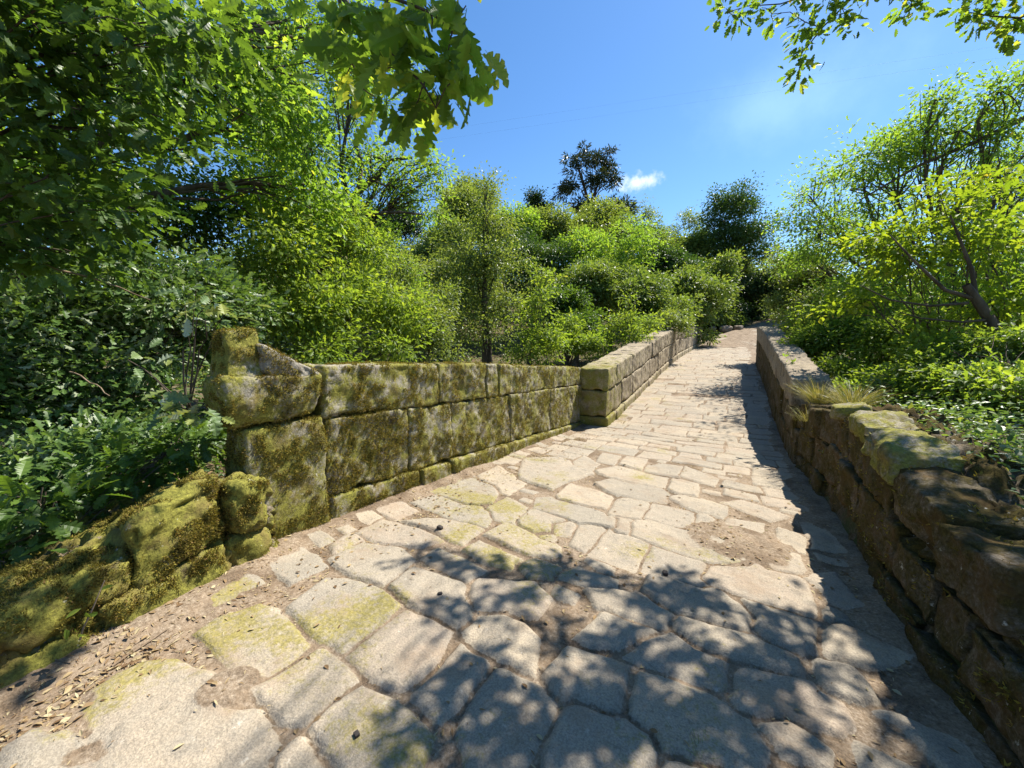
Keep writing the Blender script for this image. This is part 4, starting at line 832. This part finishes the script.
for q, r_ in zip(tw3, (.012, .008, .005, .006, .01)):
    st = mainl[-1]; 
    if q is not tw3[1] and q is not tw3[2]: paths.append((curve(st, q[0], 7, .03, .03, g), np.linspace(.02, r_, 7)))
    paths.append((q, np.linspace(r_, .0025, len(q))))
nodes = np.concatenate(tw3)
for c in sh:
    h = hubs[int(np.argmin([np.linalg.norm(c-q) for q in hubs]))]; paths.append((curve(h, c, 6, .04, .05, g), np.linspace(.009, .003, 6)))
for c in vis: paths.append((curve(nodes[int(np.argmin(np.linalg.norm(nodes-c, axis=1)))], c+[0, 0, .001], 4, .05, .05, g), np.linspace(.0035, .002, 4)))
v, f = tubes(paths); mesh_obj('trunk', local(ob, v), f, BARK, ob)
# woods that read as one mass beyond everything
g = np.random.default_rng(19); pts = []
while len(pts) < 420:
    a = g.uniform(-115, 60)*DEG; r_ = g.uniform(34, 95); x_, y_ = r_*math.sin(a), 6+r_*math.cos(a)
    if abs(x_-float(xc(y_))) < 3.2: continue
    pts.append((x_, y_, g.uniform(1.6, 3.0)))
pts = np.array(pts); zz = terr(pts[:, 0], pts[:, 1]); cen = np.stack([pts[:, 0], pts[:, 1], zz+pts[:, 2]*.8], -1)
nl = 260; C = np.repeat(cen, nl, 0); u = unit(g.normal(0, 1, (len(C), 3))); rr = np.repeat(pts[:, 2], nl)[:, None]; P = C+u*rr*(.8+.25*g.normal(0, 1, (len(C), 1))*.6)*[1, 1, .9]
v, f, r = leaves(DIAM, P, u+g.normal(0, .6, P.shape), g.normal(0, .6, P.shape)+[0, 0, .9], .42*g.uniform(.6, 1.3, len(P)), g.random(len(P)))
wo = mesh_obj('woodland', v, f, MID, smooth=False, attrs={'rnd': r}); tag(wo, 'far scrubby woodland filling the hillsides behind the trees', 'woodland', kind='stuff')
# undergrowth on the banks
def ground_leaves(name, label, cat, n, fn, size, tmpl, mat, seed, hmax=.35):
    g = np.random.default_rng(seed); xy = fn(g, n); z = terr(xy[:, 0], xy[:, 1]); lum = np.clip(.5+fbm(np.stack([xy[:, 0]*1.3, xy[:, 1]*1.3, 0*z], -1), 3, seed), .02, 1)
    k = g.random(len(z)) < lum*1.4; xy, z, lum = xy[k], z[k], lum[k]
    P = np.stack([xy[:, 0], xy[:, 1], z+.02+hmax*lum*g.random(len(z))], -1); m = len(P)
    v, f, r = leaves(tmpl, P, g.normal(0, 1, (m, 3))*[1, 1, .35], g.normal(0, .45, (m, 3))+[0, 0, 1]+SUN*.3, size*g.uniform(.5, 1.3, m), g.random(m))
    return tag(mesh_obj(name, v, f, mat, smooth=False, attrs={'rnd': r}), label, cat, kind='stuff')
ground_leaves('undergrowth', 'brambles and ivy covering the ground left of the mossy bank', 'undergrowth', 18000, lambda g, n: np.stack([g.uniform(-7.5, -2.9, n), g.uniform(-1.5, 3.2, n)], -1), .06, OVAL, OAKDARK, 401, .4)
ground_leaves('undergrowth', 'low leafy ground cover on top of the bank above the broken wall', 'undergrowth', 16000, lambda g, n: np.stack([1.08+3.6*g.random(n)**1.7, g.uniform(.2, 6.8, n)], -1), .05, OVAL, BRAMBLE, 402, .38)
ground_leaves('undergrowth', 'leafy scrub covering the slopes under the bridge', 'undergrowth', 26000, lambda g, n: np.stack([*(lambda L: (np.where(L, g.uniform(-22, -3.6, n), g.uniform(1.9, 14, n)), np.where(L, g.uniform(7, 30, n), g.uniform(10, 30, n))))(g.random(n) < .6)], -1), .17, DIAM, MID, 403, 1.4)
# dry leaf litter on the path edges and the left bank
g = np.random.default_rng(500); n = 52000; x = np.where(g.random(n) < .55, -2.35-.35*np.abs(g.normal(0, .8, n))+.45*g.random(n), g.uniform(-2.6, .8, n)); y = g.uniform(-.5, 9, n)
ii = np.clip(np.searchsorted(px_, x), 0, len(px_)-1); jj = np.clip(np.searchsorted(py_, y), 0, len(py_)-1); k = (x > -2.95) & (g.random(n) < np.where(mask[ii, jj] > .5, .10, .9))
k &= g.random(n) < np.clip(.45+1.5*fbm(np.stack([x*2.3, y*2.3, 0*x], -1), 3, 66),   .25, 1)
x, y, ii, jj = x[k], y[k], ii[k], jj[k]; m = len(x); P = np.stack([x, y, Zr[ii, jj]+.006], -1)
D = g.normal(0, 1, (m, 3))*[1, 1, .12]; N_ = g.normal(0, .3, (m, 3))+[0, 0, 1]; h = m//2; q = g.random(m)**.6
va, fa, ra = leaves(OVAL, P[:h], D[:h], N_[:h], .013*g.uniform(.35, 2.2, h)**1.4, q[:h]); vb, fb, rb_ = leaves(LONG, P[h:], D[h:], N_[h:], .02*g.uniform(.3, 1.8, m-h), q[h:])
v = np.concatenate([va, vb]); f = np.concatenate([fa, fb+len(va)]); r = np.concatenate([ra, rb_])
tag(mesh_obj('leaf_litter', v, f, LITTER, smooth=False, attrs={'rnd': r}), 'brown dry leaf bits scattered over the paving joints', 'leaf litter', kind='stuff')
ground_leaves('leaf_litter', 'dry oak leaves lying on the shady ground left of the path', 'leaf litter', 6000, lambda g, n: np.stack([g.uniform(-5, -2.7, n), g.uniform(-1.5, 1.6, n)], -1), .06, OAKM, LITTER, 404, .05)
# dry grass tufts on the broken wall
def tuft(label, x, y, z, h, n, seed, mat=DRYGRASS):
    g = np.random.default_rng(seed); t = thing('grass_tuft', label, 'grass tuft', (x, y, z), 'grass tufts rooted in the walls'); a = g.uniform(0, 6.28, n); P = np.stack([np.cos(a), np.sin(a), 0*a], -1)*g.uniform(0, .14, n)[:, None]
    D = np.stack([np.cos(a+g.normal(0, .8, n))*.6, np.sin(a+g.normal(0, .8, n))*.6, g.uniform(.5, 1.3, n)], -1); L = h*g.uniform(.5, 1.2, n)
    bl = strip_leaf([(0, .006), (.4, .008), (.75, .006), (1, .001)], .2, .35); v, f, r = leaves(bl, P, D, np.stack([np.cos(a)*-1, np.sin(a)*-1, 0*a+.6], -1), L, g.random(n)); o = mesh_obj('blades', v, f, mat, t, smooth=False, attrs={'rnd': r}); return t
for i, (x, y, z, h, n, lab) in enumerate(((1.05, 6.5, .62, .36, 330, 'dry grass tuft at the broken end of the slab topped parapet'), (1.2, 5.6, .68, .26, 220, 'tawny grass tuft behind the smallest capping stone'), (1.3, 6.0, .66, .34, 280, 'large tawny grass tuft under the leafy bush'), (.86, 5.9, .45, .2, 120, 'wisp of dry grass hanging on the rubble face'), (1.5, 2.6, .6, .22, 160, 'sparse grass tuft in the shade near the right edge'), (-.02, 1.36, float(pathz(-.02, 1.36)), .07, 40, 'tiny grass tuft growing between shaded paving slabs'))):
    tuft(lab, x, y, z, h, n, 600+i, DRYGRASS if i < 5 else BRAMBLE)
# fallen twigs, pine cones, rocks, a stake, wires
def stick(name, label, cat, a, b, r0, r1, mat, seed, wob=.02):
    g = np.random.default_rng(seed); a = np.array(a, float); b = np.array(b, float); t = curve(a, b, 9, wob, 0, g); v, f = tubes([(t, np.linspace(r0, r1, 9))], 7); o = mesh_obj(name, v-a, f, mat); o.location = a; return tag(o, label, cat, kind='thing')
def pp(px, py, dz=.008): q = onpath(px, py); return np.array([q[0], q[1], pathz(q[0], q[1])+dz])
stick('fallen_twig', 'long bare twig lying on the dirt below the mossy bank', 'twig', pp(112, 670), pp(168, 637), .006, .003, TWIG, 1, .008)
stick('fallen_twig', 'short pale twig half in shadow beside the rubble bank', 'twig', pp(40, 672), pp(72, 674), .004, .002, TWIG, 2)
for i, (a, b, r_, lab) in enumerate((((70, 372, 3.0), (110, 396, 2.9), .006, 'pale broken twig sticking out of the grey green scrub'), ((95, 470, 2.6), (150, 452, 2.9), .005, 'bare twig crossing the low scrub at the left edge'), ((20, 250, 2.6), (150, 300, 3.2), .009, 'long bare branch slanting through the shade left of the pier'), ((150, 440, 2.9), (215, 462, 2.9), .004, 'thin dry twig on top of the mossy bank'), ((5, 545, 2.0), (60, 528, 2.3), .005, 'short dead twig low on the left bank'))):
    stick('dead_twig', lab, 'twig', W(*a), W(*b), r_, r_*.5, TWIG, 30+i, .03)
def lump(name, label, cat, loc, r, mat, seed, sq=(1, .8, .6), group=None):
    v, f = block(-r*sq[0], r*sq[0], -r*sq[1], r*sq[1], -r*sq[2], r*sq[2], r*.18, r*.5, r*.15, seed, r*.2); o = mesh_obj(name, v, f, mat, attrs={'rnd': np.full(len(v), .5), 'moss': np.full(len(v), -.2)}); o.location = tuple(float(a) for a in loc); o.rotation_euler = (0, 0, seed); return tag(o, label, cat, group, 'thing')
for i, (px, py, r, lab) in enumerate(((440, 533, .028, 'dark pebble on the slab nearest the low mossy wall'), (440, 601, .016, 'small dark pebble on the mossy slab by the leaf shadows'), (665, 577, .02, 'dark pebble at the slab joint in mid path'), (357, 744, .012, 'tiny dark pebble on the mossy front slab'), (617, 727, .012, 'pale pebble in the shaded front joint'))):
    lump('pebble', lab, 'pebble', pp(px, py, r*.4), r, ROCK if i == 4 else PEB, 3+i, group='pebbles on the paving')
for i, (x, y, r, lab) in enumerate(((-.6, 38.5, .5, 'large brown rock in the dark hollow at the path end'), (-1.6, 38.8, .35, 'smaller brown rock left of the large one at the path end'), (.4, 39.2, .35, 'low brown rock right of the large one at the path end'))):
    lump('rock', lab, 'rock', (x, y, zp(y)+.15), r, ROCK, 13+i, group='rocks at the path end')
stick('stake', 'thin wooden stake at the upper end of the climbing parapet', 'stake', (-2.0, 31.2, zp(31.2)-.1), (-1.95, 31.2, zp(31.2)+1.75), .04, .035, TWIG, 5, .004)
for i, (a, b) in enumerate((((560, 112, 90), (1040, 40, 70)), ((560, 122, 90), (1040, 52, 70)))):
    A, Bp = W(*a), W(*b); g = np.random.default_rng(i); t = np.linspace(-.6, 1.6, 24)[:, None]; p = A+(Bp-A)*t; p[:, 2] -= 1.5*(1-(2*t[:, 0]-1)**2)*0
    v, f = tubes([(p, np.full(24, .006))], 4); o = mesh_obj('overhead_wire', v-p[0], f, CABLE); o.location = p[0]; tag(o, ('upper', 'lower')[i]+' of two thin wires crossing the blue sky', 'wire', 'wires across the sky', 'thing')
# ivy sprig and fern leaves rooted at the bank foot
def sprig(label, cat, base, n, h, size, seed, mat, tmpl=OVAL):
    g = np.random.default_rng(seed); t = thing('ivy_sprig', label, cat, base, 'sprigs growing from the walls'); tip = np.array([g.uniform(-.1, .1), g.uniform(-.1, .1), h]); c = curve(np.zeros(3), tip, 6, .08, 0, g); v, f = tubes([(c, np.linspace(.004, .002, 6))], 5); mesh_obj('stem', v, f, TWIG, t)
    P = c[g.integers(1, 6, n)]+g.normal(0, size*.4, (n, 3)); v, f, r = leaves(tmpl, P, g.normal(0, 1, (n, 3)), g.normal(0, .5, (n, 3))+[.5, 0, 1], size*g.uniform(.6, 1.3, n), g.random(n)); mesh_obj('leaves', v, f, mat, t, smooth=False, attrs={'rnd': r})
sprig('green ivy sprig at the foot of the rubble bank', 'ivy', W(80, 640, 1.62), 7, .22, .055, 1, LIMEOAK); sprig('pale leafy sprig on the face of the broken wall', 'sprig', W(858, 465, 3.45), 10, .14, .05, 2, PALE); sprig('small bright sprig on the slab topped parapet', 'sprig', (1.0, 8.6, 1.06), 14, .16, .08, 3, LIMEOAK, OAKM)
sprig('dry twiggy sprig lower on the broken wall face', 'sprig', W(822, 455, 4.3), 9, .16, .045, 4, PALE)
